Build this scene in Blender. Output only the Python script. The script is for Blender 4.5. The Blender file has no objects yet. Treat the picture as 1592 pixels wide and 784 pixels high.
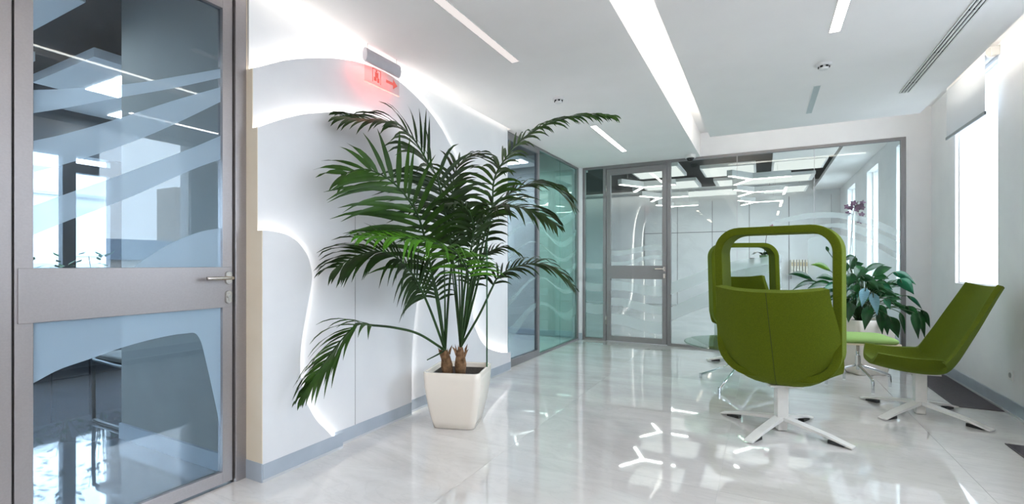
import bpy, math, random
from mathutils import Vector, Matrix
R = math.radians
random.seed(7)
sc = bpy.context.scene
col = sc.collection

# ------------------------------------------------------------------ camera
EYE = 1.15
YAW = R(27.67)
cam = bpy.data.cameras.new('camera')
cam.sensor_width = 36.0
cam.lens = 742 / 1592 * 36.0
cam.shift_y = 18 / 1592
cam.clip_start = 0.05
cam.clip_end = 500
camo = bpy.data.objects.new('camera', cam)
camo.location = (0, 0, EYE)
camo.rotation_euler = (R(90), 0, YAW)
col.objects.link(camo)
sc.camera = camo

# ------------------------------------------------------------------ world, exposure
w = bpy.data.worlds.new('overcast_sky')
sc.world = w
w.use_nodes = True
nt = w.node_tree
bgn = nt.nodes['Background']
bgn.inputs[0].default_value = (0.86, 0.935, 1.0, 1)
bgn.inputs[1].default_value = 4.0
sc.view_settings.view_transform = 'Standard'
sc.view_settings.look = 'None'
sc.view_settings.exposure = 1.47
sc.view_settings.gamma = 1.0
sc.view_settings.use_curve_mapping = False
sc.cycles.max_bounces = 10
sc.cycles.transparent_max_bounces = 24
sc.cycles.sample_clamp_indirect = 8

LAMP = 10.0      # linear ceiling lamps
COVE = 5.0      # cove strips
LED = 7.0       # strips behind the curved wall panels
WARM = (1.0, 0.84, 0.66)
NEUT = (1.0, 0.96, 0.91)

# ------------------------------------------------------------------ helpers
def lin(c):
    return tuple(((v / 255) / 12.92 if v / 255 <= .04045 else ((v / 255 + .055) / 1.055) ** 2.4) for v in c)

def mat(name, c, rough=.5, metal=0, spec=.5, coat=0, sheen=0):
    m = bpy.data.materials.new(name)
    m.use_nodes = True
    b = m.node_tree.nodes['Principled BSDF']
    b.inputs['Base Color'].default_value = (*lin(c), 1)
    b.inputs['Roughness'].default_value = rough
    b.inputs['Metallic'].default_value = metal
    b.inputs['Specular IOR Level'].default_value = spec
    b.inputs['Coat Weight'].default_value = coat
    b.inputs['Coat Roughness'].default_value = .05
    b.inputs['Sheen Weight'].default_value = sheen
    b.inputs['Sheen Tint'].default_value = (.62, .85, .25, 1)
    return m

def N(m, t, **kw):
    n = m.node_tree.nodes.new(t)
    for k, v in kw.items():
        setattr(n, k, v)
    return n

def vary(m, c2, scale=8, detail=4, amount=1.0, bump=0, bscale=None, coords='Object', lo=.35, hi=.65):
    """noise between the base colour and c2, and an optional fine bump"""
    t = m.node_tree
    b = t.nodes['Principled BSDF']
    tc = N(m, 'ShaderNodeTexCoord')
    no = N(m, 'ShaderNodeTexNoise')
    no.inputs['Scale'].default_value = scale
    no.inputs['Detail'].default_value = detail
    t.links.new(tc.outputs[coords], no.inputs['Vector'])
    mr = N(m, 'ShaderNodeMapRange')
    mr.inputs[1].default_value = lo
    mr.inputs[2].default_value = hi
    mr.inputs[4].default_value = amount
    t.links.new(no.outputs['Fac'], mr.inputs[0])
    mx = N(m, 'ShaderNodeMix', data_type='RGBA')
    mx.inputs['A'].default_value = b.inputs['Base Color'].default_value
    mx.inputs['B'].default_value = (*lin(c2), 1)
    t.links.new(mr.outputs[0], mx.inputs['Factor'])
    t.links.new(mx.outputs['Result'], b.inputs['Base Color'])
    if bump:
        n2 = N(m, 'ShaderNodeTexNoise')
        n2.inputs['Scale'].default_value = bscale or scale * 6
        n2.inputs['Detail'].default_value = 3
        t.links.new(tc.outputs[coords], n2.inputs['Vector'])
        bp = N(m, 'ShaderNodeBump')
        bp.inputs['Strength'].default_value = bump
        bp.inputs['Distance'].default_value = .004
        t.links.new(n2.outputs['Fac'], bp.inputs['Height'])
        t.links.new(bp.outputs['Normal'], b.inputs['Normal'])
    return m

def emit(name, c, s):
    m = bpy.data.materials.new(name)
    m.use_nodes = True
    t = m.node_tree
    t.nodes.clear()
    e = t.nodes.new('ShaderNodeEmission')
    e.inputs[0].default_value = (*c, 1)
    e.inputs[1].default_value = s
    o = t.nodes.new('ShaderNodeOutputMaterial')
    t.links.new(e.outputs[0], o.inputs[0])
    return m

def glass(name, tint, ior=1.45, rough=0.0):
    """thin architectural glass: tinted see-through with a Fresnel mirror"""
    m = bpy.data.materials.new(name)
    m.use_nodes = True
    t = m.node_tree
    t.nodes.clear()
    tr = t.nodes.new('ShaderNodeBsdfTransparent')
    tr.inputs[0].default_value = (*lin(tint), 1)
    gl = t.nodes.new('ShaderNodeBsdfGlossy')
    gl.inputs['Roughness'].default_value = rough
    # Schlick reflectance, the same from both faces of the thin pane
    lw = t.nodes.new('ShaderNodeLayerWeight')
    lw.inputs[0].default_value = .5
    pw = t.nodes.new('ShaderNodeMath')
    pw.operation = 'POWER'
    pw.inputs[1].default_value = 5
    t.links.new(lw.outputs['Facing'], pw.inputs[0])
    f0 = ((ior - 1) / (ior + 1)) ** 2
    fr = t.nodes.new('ShaderNodeMath')
    fr.operation = 'MULTIPLY_ADD'
    fr.inputs[1].default_value = 1 - f0
    fr.inputs[2].default_value = f0
    t.links.new(pw.outputs[0], fr.inputs[0])
    mx = t.nodes.new('ShaderNodeMixShader')
    o = t.nodes.new('ShaderNodeOutputMaterial')
    t.links.new(fr.outputs[0], mx.inputs[0])
    t.links.new(tr.outputs[0], mx.inputs[1])
    t.links.new(gl.outputs[0], mx.inputs[2])
    t.links.new(mx.outputs[0], o.inputs[0])
    return m

def film(name, c, opacity, back=.55):
    m = bpy.data.materials.new(name)
    m.use_nodes = True
    t = m.node_tree
    t.nodes.clear()
    tr = t.nodes.new('ShaderNodeBsdfTransparent')
    df = t.nodes.new('ShaderNodeBsdfDiffuse')
    df.inputs[0].default_value = (*lin(c), 1)
    tl = t.nodes.new('ShaderNodeBsdfTranslucent')
    tl.inputs[0].default_value = (*lin(c), 1)
    a = t.nodes.new('ShaderNodeMixShader')
    a.inputs[0].default_value = back
    t.links.new(df.outputs[0], a.inputs[1])
    t.links.new(tl.outputs[0], a.inputs[2])
    mx = t.nodes.new('ShaderNodeMixShader')
    mx.inputs[0].default_value = opacity
    o = t.nodes.new('ShaderNodeOutputMaterial')
    t.links.new(tr.outputs[0], mx.inputs[1])
    t.links.new(a.outputs[0], mx.inputs[2])
    t.links.new(mx.outputs[0], o.inputs[0])
    return m

class MB:
    def __init__(s):
        s.v = []
        s.f = []
    def add(s, vs, fs):
        k = len(s.v)
        s.v += [tuple(p) for p in vs]
        s.f += [tuple(i + k for i in q) for q in fs]
        return s
    def box(s, x0, x1, y0, y1, z0, z1):
        return s.add([(x0, y0, z0), (x1, y0, z0), (x1, y1, z0), (x0, y1, z0), (x0, y0, z1), (x1, y0, z1), (x1, y1, z1), (x0, y1, z1)],
                     [(0, 3, 2, 1), (4, 5, 6, 7), (0, 1, 5, 4), (1, 2, 6, 5), (2, 3, 7, 6), (3, 0, 4, 7)])
    def obox(s, c, ax, hx, hy, z0, z1):
        """box turned by angle ax about z, centred on c"""
        ca, sa = math.cos(ax), math.sin(ax)
        P = [(c[0] + ca * a * hx - sa * b * hy, c[1] + sa * a * hx + ca * b * hy) for a, b in ((-1, -1), (1, -1), (1, 1), (-1, 1))]
        return s.add([(x, y, z0) for x, y in P] + [(x, y, z1) for x, y in P],
                     [(0, 3, 2, 1), (4, 5, 6, 7), (0, 1, 5, 4), (1, 2, 6, 5), (2, 3, 7, 6), (3, 0, 4, 7)])
    def loft(s, rings, caps=True, closed=True):
        n = len(rings[0])
        k = len(s.v)
        for r in rings:
            s.v += [tuple(p) for p in r]
        for i in range(len(rings) - 1):
            for j in range(n if closed else n - 1):
                a, b = k + i * n + j, k + i * n + (j + 1) % n
                s.f.append((a, b, b + n, a + n))
        if caps:
            s.f.append(tuple(k + j for j in reversed(range(n))))
            s.f.append(tuple(k + (len(rings) - 1) * n + j for j in range(n)))
        return s
    def tube(s, pts, r, n=8, caps=True):
        pts = [Vector(p) for p in pts]
        rs = r if isinstance(r, (list, tuple)) else [r] * len(pts)
        rings = []
        up = None
        for i, p in enumerate(pts):
            t = (pts[min(i + 1, len(pts) - 1)] - pts[max(i - 1, 0)]).normalized()
            if up is None:
                up = Vector((0, 0, 1)) if abs(t.z) < .9 else Vector((1, 0, 0))
            u = (up - t * up.dot(t)).normalized()
            up = u
            q = t.cross(u)
            rings.append([p + (u * math.cos(2 * math.pi * j / n) + q * math.sin(2 * math.pi * j / n)) * rs[i] for j in range(n)])
        return s.loft(rings, caps)
    def lathe(s, prof, c=(0, 0, 0), n=24):
        rings = [[(c[0] + r * math.cos(2 * math.pi * j / n), c[1] + r * math.sin(2 * math.pi * j / n), c[2] + z) for j in range(n)] for r, z in prof]
        return s.loft(rings)
    def prism(s, poly, axis, a, b):
        """2-D polygon pushed along an axis from a to b"""
        def P(u, v, d):
            return {'x': (d, u, v), 'y': (u, d, v), 'z': (u, v, d)}[axis]
        n = len(poly)
        k = len(s.v)
        s.v += [P(u, v, a) for u, v in poly] + [P(u, v, b) for u, v in poly]
        s.f.append(tuple(k + i for i in range(n)))
        s.f.append(tuple(k + n + i for i in reversed(range(n))))
        for i in range(n):
            j = (i + 1) % n
            s.f.append((k + i, k + n + i, k + n + j, k + j))
        return s
    def build(s, name, m, parent=None, smooth=False, bevel=0, seg=2, loc=None, sub=0):
        me = bpy.data.meshes.new(name)
        me.from_pydata(s.v, [], s.f)
        import bmesh
        bm = bmesh.new()
        bm.from_mesh(me)
        bmesh.ops.recalc_face_normals(bm, faces=bm.faces)
        bm.to_mesh(me)
        bm.free()
        me.materials.append(m)
        if smooth:
            me.polygons.foreach_set('use_smooth', [True] * len(me.polygons))
        o = bpy.data.objects.new(name, me)
        col.objects.link(o)
        if parent:
            o.parent = parent
        if loc:
            o.location = loc
        if bevel:
            md = o.modifiers.new('bevel', 'BEVEL')
            md.width = bevel
            md.segments = seg
            md.limit_method = 'ANGLE'
        if sub:
            md = o.modifiers.new('sub', 'SUBSURF')
            md.levels = md.render_levels = sub
        return o

def box(*a):
    return MB().box(*a)

def tag(o, label=None, cat=None, group=None, kind=None):
    for k, v in (('label', label), ('category', cat), ('group', group), ('kind', kind)):
        if v:
            o[k] = v
    return o

def thing(name, label, cat, loc=(0, 0, 0), rz=0, group=None):
    o = bpy.data.objects.new(name, None)
    col.objects.link(o)
    o.location = loc
    o.rotation_euler = (0, 0, rz)
    o.empty_display_size = .1
    return tag(o, label, cat, group)

def struct(name, mb, m, **k):
    return tag(mb.build(name, m, **k), kind='structure')

def estruct(name, loc=(0, 0, 0)):
    o = bpy.data.objects.new(name, None)
    col.objects.link(o)
    o.location = loc
    return tag(o, kind='structure')

def spline(pts, n):
    """Catmull-Rom through the points, n samples per span"""
    P = [Vector(p) for p in pts]
    P = [P[0] * 2 - P[1]] + P + [P[-1] * 2 - P[-2]]
    out = []
    for i in range(1, len(P) - 2):
        for k in range(n):
            t = k / n
            a, b, c, d = P[i - 1], P[i], P[i + 1], P[i + 2]
            out.append(.5 * ((2 * b) + (c - a) * t + (2 * a - 5 * b + 4 * c - d) * t * t + (3 * b - a - 3 * c + d) * t ** 3))
    out.append(P[-2].copy())
    return out

def spl2(pts, n=6):
    return [(p.x, p.y) for p in spline([(a, b, 0) for a, b in pts], n)]

SY, CY = math.sin(YAW), math.cos(YAW)
def at(x, y, D):
    """a point of the place seen in direction (x, y) of the survey photograph at depth D"""
    u = (x - 796) / 742
    return Vector((D * (-SY + u * CY), D * (CY + u * SY), EYE - D * (y - 410) / 742))
def onx(x, y, X):
    u = (x - 796) / 742
    return at(x, y, X / (-SY + u * CY))
def ony(x, y, Y):
    u = (x - 796) / 742
    return at(x, y, Y / (CY + u * SY))

# ------------------------------------------------------------------ materials
WALL = vary(mat('white_wall_paint', (236, 237, 239), .6), (228, 229, 232), 3, 3, .6, .04, 300)
CEIL = vary(mat('white_ceiling_paint', (246, 243, 242), .8), (242, 239, 238), 3, 3, .6, .03, 260)
PANEL = vary(mat('satin_white_panel', (226, 227, 230), .5), (219, 220, 224), 4, 3, .5)
WARMLIT = vary(mat('warm_lit_edge_tint', (233, 220, 200), .6), (226, 212, 190), 5, 3, .6)  # beige stands for warm light falling on the white wall end
FRAME_B = vary(mat('grey_partition_profile', (134, 132, 134), .4, .3), (126, 124, 126), 140, 3, .5)
BASEB = vary(mat('blue_grey_skirting', (174, 184, 196), .35), (162, 172, 184), 6, 3, .6)
TRIMW = mat('pale_metal_trim', (205, 208, 212), .3, .3)
FRAME = vary(mat('taupe_anodised_aluminium', (158, 153, 154), .34, .65), (151, 146, 147), 140, 3, .5)
FRAMED = vary(mat('dark_gasket', (40, 36, 34), .6), (30, 28, 26), 30, 2, .5)
STEEL = vary(mat('brushed_steel', (200, 196, 190), .25, 1), (180, 176, 170), 60, 3, .6)
CHROME = mat('polished_chrome', (215, 218, 222), .06, 1)
GREYW = vary(mat('grey_meeting_room_paint', (190, 194, 194), .6), (180, 184, 184), 4, 3, .6)
DARKC = vary(mat('charcoal_ceiling_void', (62, 60, 60), .8), (48, 47, 47), 5, 4, .8)
DARKM = vary(mat('dark_window_frame', (68, 74, 82), .4, .2), (58, 63, 70), 20, 3, .6)
WHITEM = vary(mat('white_powder_coat', (228, 226, 222), .35), (220, 218, 214), 30, 3, .5)
POT = vary(mat('glossy_white_planter', (236, 227, 216), .12, 0, .5, .6), (232, 223, 212), 5, 2, .4)
SOIL = vary(mat('dark_potting_soil', (38, 32, 28), .95), (70, 60, 50), 60, 5, .7, .8, 120)
BARK = vary(mat('fibrous_palm_base', (150, 116, 84), .9), (92, 66, 44), 30, 5, 1, .8, 90)
GREEN = vary(mat('olive_green_wool', (91, 102, 12), .9, spec=.15, sheen=.2), (72, 84, 6), 260, 3, 1, .35, 700)
GREENL = vary(mat('pale_green_wool', (152, 184, 112), .9, spec=.2, sheen=.1), (142, 174, 102), 260, 3, 1, .3, 700)
SEAM = mat('seam_thread', (52, 62, 14), .9)
PLAST = vary(mat('white_plastic', (232, 231, 230), .35), (226, 225, 224), 20, 2, .5)
BLACKP = mat('black_plastic', (24, 24, 26), .3)
GRILLE = vary(mat('grey_floor_grille', (104, 100, 106), .55, .3), (92, 88, 94), 40, 3, .6)
GROUT = mat('pale_grout', (176, 176, 178), .8)
GL_CLEAR = glass('clear_glass', (244, 250, 248), 1.42)
GL_DOOR = glass('grey_blue_glass', (206, 218, 226), 1.6)
GL_TEAL = glass('teal_glass', (200, 228, 224), 1.6)
GL_WIN = glass('window_glass', (246, 249, 252), 1.25)
FILM_D = film('frosted_film_blue', (206, 224, 238), .6)
FILM_T = film('frosted_film_teal', (196, 222, 218), .32)
FILM_W = film('frosted_film_white', (232, 242, 242), .4)
E_LAMP = emit('lamp_diffuser', NEUT, LAMP)
E_WARM = emit('warm_lamp_diffuser', WARM, LAMP * 1.4)
E_COVE = emit('cove_strip_light', (1, .95, .86), COVE)
E_LED = emit('panel_strip_light', (1, .955, .89), LED)
E_SLOT = emit('slot_strip_light', (1, .95, .88), 1.6)
E_Y = emit('pendant_diffuser', (1, .98, .95), 7.0)
E_ROOM = emit('raft_fill_lamp', (1, .99, .97), 11.0)  # added fill light for the teal glazed room
E_RAFTFILL = emit('raft_fill_glow', (1, 1, .99), .36)  # added glow for raft undersides, brightens the office behind the glazing
E_TROUGH = emit('lit_trough_glow', (1, .93, .90), .33)  # glow stands in for the lamp-lit inner side of the trough
E_RED = emit('red_sign_light', (1.0, .20, .17), .3)
OFFL = mat('switched_off_diffuser', (176, 186, 188), .4)

def marble():
    m = mat('polished_white_marble', (226, 225, 226), .035, 0, .8, 1.0)
    t = m.node_tree
    b = t.nodes['Principled BSDF']
    b.inputs['Coat Roughness'].default_value = .02
    ge = N(m, 'ShaderNodeNewGeometry')
    oi = N(m, 'ShaderNodeObjectInfo')
    mul = N(m, 'ShaderNodeVectorMath', operation='MULTIPLY_ADD')
    t.links.new(oi.outputs['Random'], mul.inputs[0])
    mul.inputs[1].default_value = (9, 17, 5)
    t.links.new(ge.outputs['Position'], mul.inputs[2])
    mp = N(m, 'ShaderNodeMapping')
    mp.inputs['Rotation'].default_value = (0, 0, R(32))
    mp.inputs['Scale'].default_value = (1.0, 2.6, 1)
    t.links.new(mul.outputs[0], mp.inputs['Vector'])
    n1 = N(m, 'ShaderNodeTexNoise')
    n1.inputs['Scale'].default_value = .8
    n1.inputs['Detail'].default_value = 9
    n1.inputs['Roughness'].default_value = .62
    n1.inputs['Distortion'].default_value = 1.2
    t.links.new(mp.outputs[0], n1.inputs['Vector'])
    r1 = N(m, 'ShaderNodeValToRGB')
    r1.color_ramp.elements[0].position = .32
    r1.color_ramp.elements[0].color = (*lin((210, 206, 204)), 1)
    r1.color_ramp.elements[1].position = .62
    r1.color_ramp.elements[1].color = (*lin((232, 229, 227)), 1)
    t.links.new(n1.outputs['Fac'], r1.inputs[0])
    n2 = N(m, 'ShaderNodeTexNoise')
    n2.inputs['Scale'].default_value = 2.2
    n2.inputs['Detail'].default_value = 7
    n2.inputs['Distortion'].default_value = 2.2
    t.links.new(mp.outputs[0], n2.inputs['Vector'])
    r2 = N(m, 'ShaderNodeValToRGB')
    e = r2.color_ramp.elements
    e[0].position = .465
    e[0].color = (0, 0, 0, 1)
    e[1].position = .5
    e[1].color = (1, 1, 1, 1)
    e2 = r2.color_ramp.elements.new(.535)
    e2.color = (0, 0, 0, 1)
    t.links.new(n2.outputs['Fac'], r2.inputs[0])
    mx = N(m, 'ShaderNodeMix', data_type='RGBA')
    mx.inputs['B'].default_value = (*lin((176, 174, 176)), 1)
    sc_ = N(m, 'ShaderNodeMath', operation='MULTIPLY')
    sc_.inputs[1].default_value = .14
    t.links.new(r2.outputs[0], sc_.inputs[0])
    t.links.new(sc_.outputs[0], mx.inputs['Factor'])
    t.links.new(r1.outputs[0], mx.inputs['A'])
    t.links.new(mx.outputs['Result'], b.inputs['Base Color'])
    return m
MARBLE = marble()
FLOOR2 = vary(mat('pale_office_floor', (222, 224, 225), .12, 0, .5, .3), (208, 210, 212), 2, 5, .8)
FLOORG = vary(mat('dark_glossy_floor', (128, 136, 146), .03, 0, .8, .8), (116, 124, 134), 2, 5, .8)

def leafmat(name, c, c2, rough=.45):
    m = vary(mat(name, c, rough, 0, .28), c2, 9, 3, .9)
    b = m.node_tree.nodes['Principled BSDF']
    b.inputs['Transmission Weight'].default_value = 0
    b.inputs['Subsurface Weight'].default_value = 0
    return m
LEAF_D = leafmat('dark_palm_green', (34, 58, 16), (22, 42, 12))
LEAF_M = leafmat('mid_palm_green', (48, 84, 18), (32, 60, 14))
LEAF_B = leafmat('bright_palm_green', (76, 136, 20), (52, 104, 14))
STALK = leafmat('palm_stalk_green', (44, 74, 34), (30, 54, 24))
LILY = leafmat('glossy_leaf_green', (30, 74, 36), (18, 48, 26), .22)
LILY2 = leafmat('glossy_leaf_teal_green', (36, 98, 68), (24, 72, 50), .2)
LILYY = leafmat('yellow_green_leaf', (104, 138, 44), (70, 112, 40), .25)
SILVER = leafmat('silvery_leaf', (124, 170, 186), (110, 154, 172), .2)

# ================================================================== STRUCTURE
XL, XR, YB, ZC, ZH = -2.465, 1.68, 6.95, 2.60, 2.92
YR = -4.6      # wall behind the photographer

# floor of tiles
fl = struct('floor', box(XL, XR, YR, YB, -.05, -.004), GROUT)
tile_me = {}
xs = [XL] + [-.2 + 1.2 * k for k in range(-1, 2)] + [XR]
ys = [YR] + [v for v in (2.62 + 1.2 * k for k in range(-6, 4)) if YR < v < YB] + [YB]
for i in range(len(xs) - 1):
    for j in range(len(ys) - 1):
        a, b, c, d = xs[i], xs[i + 1], ys[j], ys[j + 1]
        key = (round(b - a, 3), round(d - c, 3))
        if key in tile_me:
            o = bpy.data.objects.new('tile', tile_me[key])
            col.objects.link(o)
            o.parent = fl
            o.location = (a, c, 0)
        else:
            o = box(.0006, b - a - .0006, .0006, d - c - .0006, -.004, 0).build('tile', MARBLE, fl, loc=(a, c, 0))
            tile_me[key] = o.data

# ceilings: high slab, low left part, hung panel with the light cove round it
struct('ceiling', box(XL - .2, XR + .3, YR - .1, YB + .02, ZH, ZH + .1), CEIL)
low = struct('ceiling_lowered', MB().box(-2.405, -.745, 1.62, 4.56, ZC, ZH), CEIL)
low.name = 'ceiling'
lo2 = struct('ceiling', box(XL, -.745, 4.56, YB, ZC, ZH), CEIL)
lo3 = struct('ceiling', box(XL, -.745, YR, 1.62, ZC, ZH), CEIL)
hung = struct('ceiling', box(-.53, 1.345, YR, 5.90, ZC, ZC + .05), CEIL)
cove = thing('cove_light', 'strip light hidden on top of the hung ceiling panel glowing in its gap', 'light', (0, 0, 0))
for nm, b in (('light_strip', (-.47, -.44, YR + .1, 5.82)), ('light_strip', (-.44, 1.26, 5.80, 5.83)), ('light_strip', (1.18, 1.21, YR + .1, 5.83))):
    box(b[0], b[1], b[2], b[3], ZC + .055, ZC + .085).build(nm, E_COVE, cove)

# walls
struct('wall_rear', box(XL - .2, XR + .3, YR - .1, YR, 0, ZH), WALL)
struct('wall_left', box(XL - .14, -2.45, 1.62, 4.57, 0, ZH), WALL)
struct('wall_left', box(XL - .14, XL, YR, .60, 0, ZC), WALL)
struct('wall_back', box(-2.6, XR + .25, YB - .02, YB + .06, ZC + .005, 3.3), WALL)
struct('wall_back', box(1.456, XR + .25, YB - .02, YB + .06, 0, ZC + .005), WALL)
struct('wall_corner', box(XL - .03, -2.417, 6.875, YB, 0, ZC), WALL, bevel=.003)
# right wall with two window openings (solid pieces round them)
W1, W2, W3, W4, WZ0, WZ1 = (5.22, 6.18), (2.62, 3.60), (.02, 1.0), (-2.58, -1.6), .96, 2.80
WX = XR + .25
wr = MB()
for y0, y1 in ((YR, W4[0]), (W4[1], W3[0]), (W3[1], W2[0]), (W2[1], W1[0]), (W1[1], YB + .05)):
    wr.box(XR, WX, y0, y1, 0, ZH)
for y0, y1 in (W1, W2, W3, W4):
    wr.box(XR, WX, y0, y1, 0, WZ0)
    wr.box(XR, WX, y0, y1, WZ1, ZH)
struct('wall_right', wr, WALL)
def right_window(name, y0, y1):
    r = estruct(name, (XR + .05, (y0 + y1) / 2, WZ0))
    w_ = (y1 - y0) / 2
    h_ = WZ1 - WZ0
    fb = MB()
    t = .012
    for a in ((-.02, .03, -w_, -w_ + t, 0, h_), (-.02, .03, w_ - t, w_, 0, h_), (-.02, .03, -w_, w_, 0, t), (-.02, .03, -w_, w_, h_ - t, h_)):
        fb.box(*a)
    fb.build('window_frame', WHITEM, r)
    box(0, .008, -w_ + t, w_ - t, t, h_ - t).build('pane', GL_WIN, r)
right_window('window_1', *W1)
right_window('window_2', *W2)
right_window('window_7', *W3)
right_window('window_8', *W4)
# skirting of the right and back walls with a pale trim at the floor
def skirt(name, x0, x1, y0, y1):
    o = struct(name, box(x0, x1, y0, y1, .02, .112), BASEB)
    box(x0 - (.004 if name.endswith('right') else 0), x1, y0 - (.004 if name.endswith('back') else 0), y1, .0, .02).build('floor_trim', TRIMW, o)
skirt('baseboard_right', XR - .012, XR, YR, YB - .02)
skirt('baseboard_back', 1.46, XR - .012, YB - .032, YB - .02)
box(XL, -2.405, 6.868, 6.875, 0, .1).build('corner', BASEB).name = 'baseboard_corner'
tag(bpy.data.objects['baseboard_corner'], kind='structure')

# ------------------------------------------------------------------ glass partitions and doors
def frame_boxes(mb, boxes):
    for b in boxes:
        mb.box(*b)
    return mb

def band(top, bot, axis, d, m, parent, n=6, thick=.0008):
    """frosted film between two curves on a pane"""
    a, b = spl2(top, n), spl2(bot, n)
    k = min(len(a), len(b))
    mb = MB()
    def P(u, v, e):
        return (e, u, v) if axis == 'x' else (u, e, v)
    for e in (d, d + thick):
        pass
    va = [P(*a[i], d) for i in range(k)] + [P(*b[i], d) for i in range(k)]
    mb.add(va, [(i, i + 1, k + i + 1, k + i) for i in range(k - 1)])
    return mb.build('frosted_band', m, parent)

# near left door
d1 = estruct('door_1', (0, 0, 0))
DX = XL
frame_boxes(MB(), [(DX - .07, DX, .60, .706, 0, ZC)]).build('jamb', FRAME, d1, bevel=.002)
frame_boxes(MB(), [(DX - .07, DX + .012, 1.548, 1.608, 0, ZC)]).build('jamb', FRAME, d1, bevel=.002)
g = MB().box(DX - .05, DX - .012, .706, .7125, 0, 2.55).box(DX - .05, DX - .012, 1.5415, 1.548, 0, 2.55).build('gasket', FRAMED, d1)
box(DX - .07, DX, .706, 1.548, 2.55, ZC).build('head_rail', FRAME, d1)
lf = frame_boxes(MB(), [(DX - .045, DX - .003, .7135, .7665, .012, 2.54), (DX - .045, DX - .003, 1.489, 1.5405, .012, 2.54),
                        (DX - .045, DX - .003, .7665, 1.489, .012, .072), (DX - .045, DX - .003, .7665, 1.489, 2.47, 2.54)]).build('leaf_frame', FRAME, d1, bevel=.0015)
box(DX - .028, DX - .022, .766, 1.4895, .07, .93).build('pane', GL_DOOR, d1)
box(DX - .028, DX - .022, .766, 1.4895, 1.12, 2.48).build('pane', GL_DOOR, d1)
box(DX - .05, DX + .004, .722, 1.532, .923, 1.132).build('kick_plate', FRAME, d1, bevel=.0015)
def lever(parent, base, along, out, s=1.0):
    """lever handle: rose, neck, grip, and a keyhole plate below"""
    b, a, o = Vector(base), Vector(along), Vector(out)
    rt = o.to_track_quat('Z', 'Y').to_matrix().to_4x4()
    def pl(m_, c, sz):
        rings = []
        for d, k in ((0, 1), (.008, 1), (.011, .92)):
            rings.append([c + o * d + a * (math.cos(q) * .017 * k) + Vector((0, 0, 1)) * (math.sin(q) * .017 * k + (sz if math.sin(q) > 0 else -sz)) for q in [2 * math.pi * j / 20 for j in range(20)]])
        m_.loft(rings)
    rm = MB()
    pl(rm, b, .017)
    h = rm.build('handle_rose', STEEL, parent, smooth=False)
    gm = MB()
    gm.tube(spline([b + o * .008, b + o * .038, b + o * .05 + a * .012, b + o * .052 + a * .05, b + o * .052 + a * .135], 5), .009, 12)
    gm.build('handle', STEEL, parent, smooth=True)
    km = MB()
    pl(km, b + Vector((0, 0, -.1)), .017)
    kp = km.build('keyhole_plate', STEEL, parent)
    cy = MB()
    c0 = b + Vector((0, 0, -.096)) + o * .011
    cy.tube([c0, c0 + o * .008], .009, 12)
    cy.box(c0.x - .003, c0.x + .003, c0.y - .003, c0.y + .003, c0.z - .022, c0.z - .006)
    cy.build('lock_cylinder', STEEL, kp)
lever(d1, (DX + .004, 1.512, 1.076), (0, -1, 0), (1, 0, 0))
GX = DX - .0215
def pxs(pts):
    return [tuple(onx(x, y, GX)[1:]) for x, y in pts]
for top, bot in (
    ([(52, 140), (102, 138), (204, 130), (286, 117), (348, 106)], [(52, 176), (102, 168), (179, 153), (265, 138), (348, 120)]),
    ([(52, 219), (102, 208), (179, 186), (265, 158), (348, 134)], [(52, 268), (102, 255), (189, 227), (265, 196), (348, 156)]),
    ([(52, 320), (102, 302), (179, 275), (286, 235), (348, 209)], [(52, 365), (122, 337), (204, 306), (296, 265), (348, 246)]),
    ([(205, 418), (230, 400), (265, 379), (310, 361), (348, 354)], [(205, 421), (230, 421), (265, 421), (310, 421), (348, 421)]),
    ([(52, 490), (110, 490), (180, 490), (240, 485), (290, 480), (312, 478), (322, 477), (334, 477), (348, 476)],
     [(52, 596), (92, 575), (138, 559), (189, 541), (240, 527), (286, 519), (308, 523), (322, 570), (348, 690)])):
    band(pxs(top), pxs(bot), 'x', GX, FILM_D, d1)

# far left glass partition
p1 = thing('glass_partition', 'grey framed teal glass partition with frosted waves beyond the curved wall', 'partition', (XL, 5.72, 0))
def Y_(y):
    return y - 5.72
for y0, y1 in ((4.575, 4.605), (5.395, 5.445), (6.845, 6.875)):
    box(-.05, 0, Y_(y0), Y_(y1), 0, ZC - .004).build('post', FRAME_B, p1, bevel=.002)
box(-.05, 0, Y_(4.605), Y_(5.395), 2.52, ZC - .004).build('top_rail', FRAME_B, p1)
box(-.05, 0, Y_(4.605), Y_(5.395), .0, .08).build('bottom_rail', FRAME_B, p1)
box(-.05, 0, Y_(5.445), Y_(6.845), 2.575, ZC - .004).build('top_rail', FRAME_B, p1)
box(-.05, 0, Y_(5.445), Y_(6.845), .0, .025).build('bottom_rail', FRAME_B, p1)
box(-.03, -.022, Y_(4.605), Y_(5.395), .08, 2.52).build('pane', GL_DOOR, p1)
box(-.03, -.022, Y_(5.445), Y_(6.176), .025, 2.575).build('pane', GL_TEAL, p1)
box(-.03, -.022, Y_(6.184), Y_(6.845), .025, 2.575).build('pane', GL_TEAL, p1)
def wave(y, ph, amp):
    return amp * math.sin((y - 4.6) * 2.9 + ph)
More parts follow.
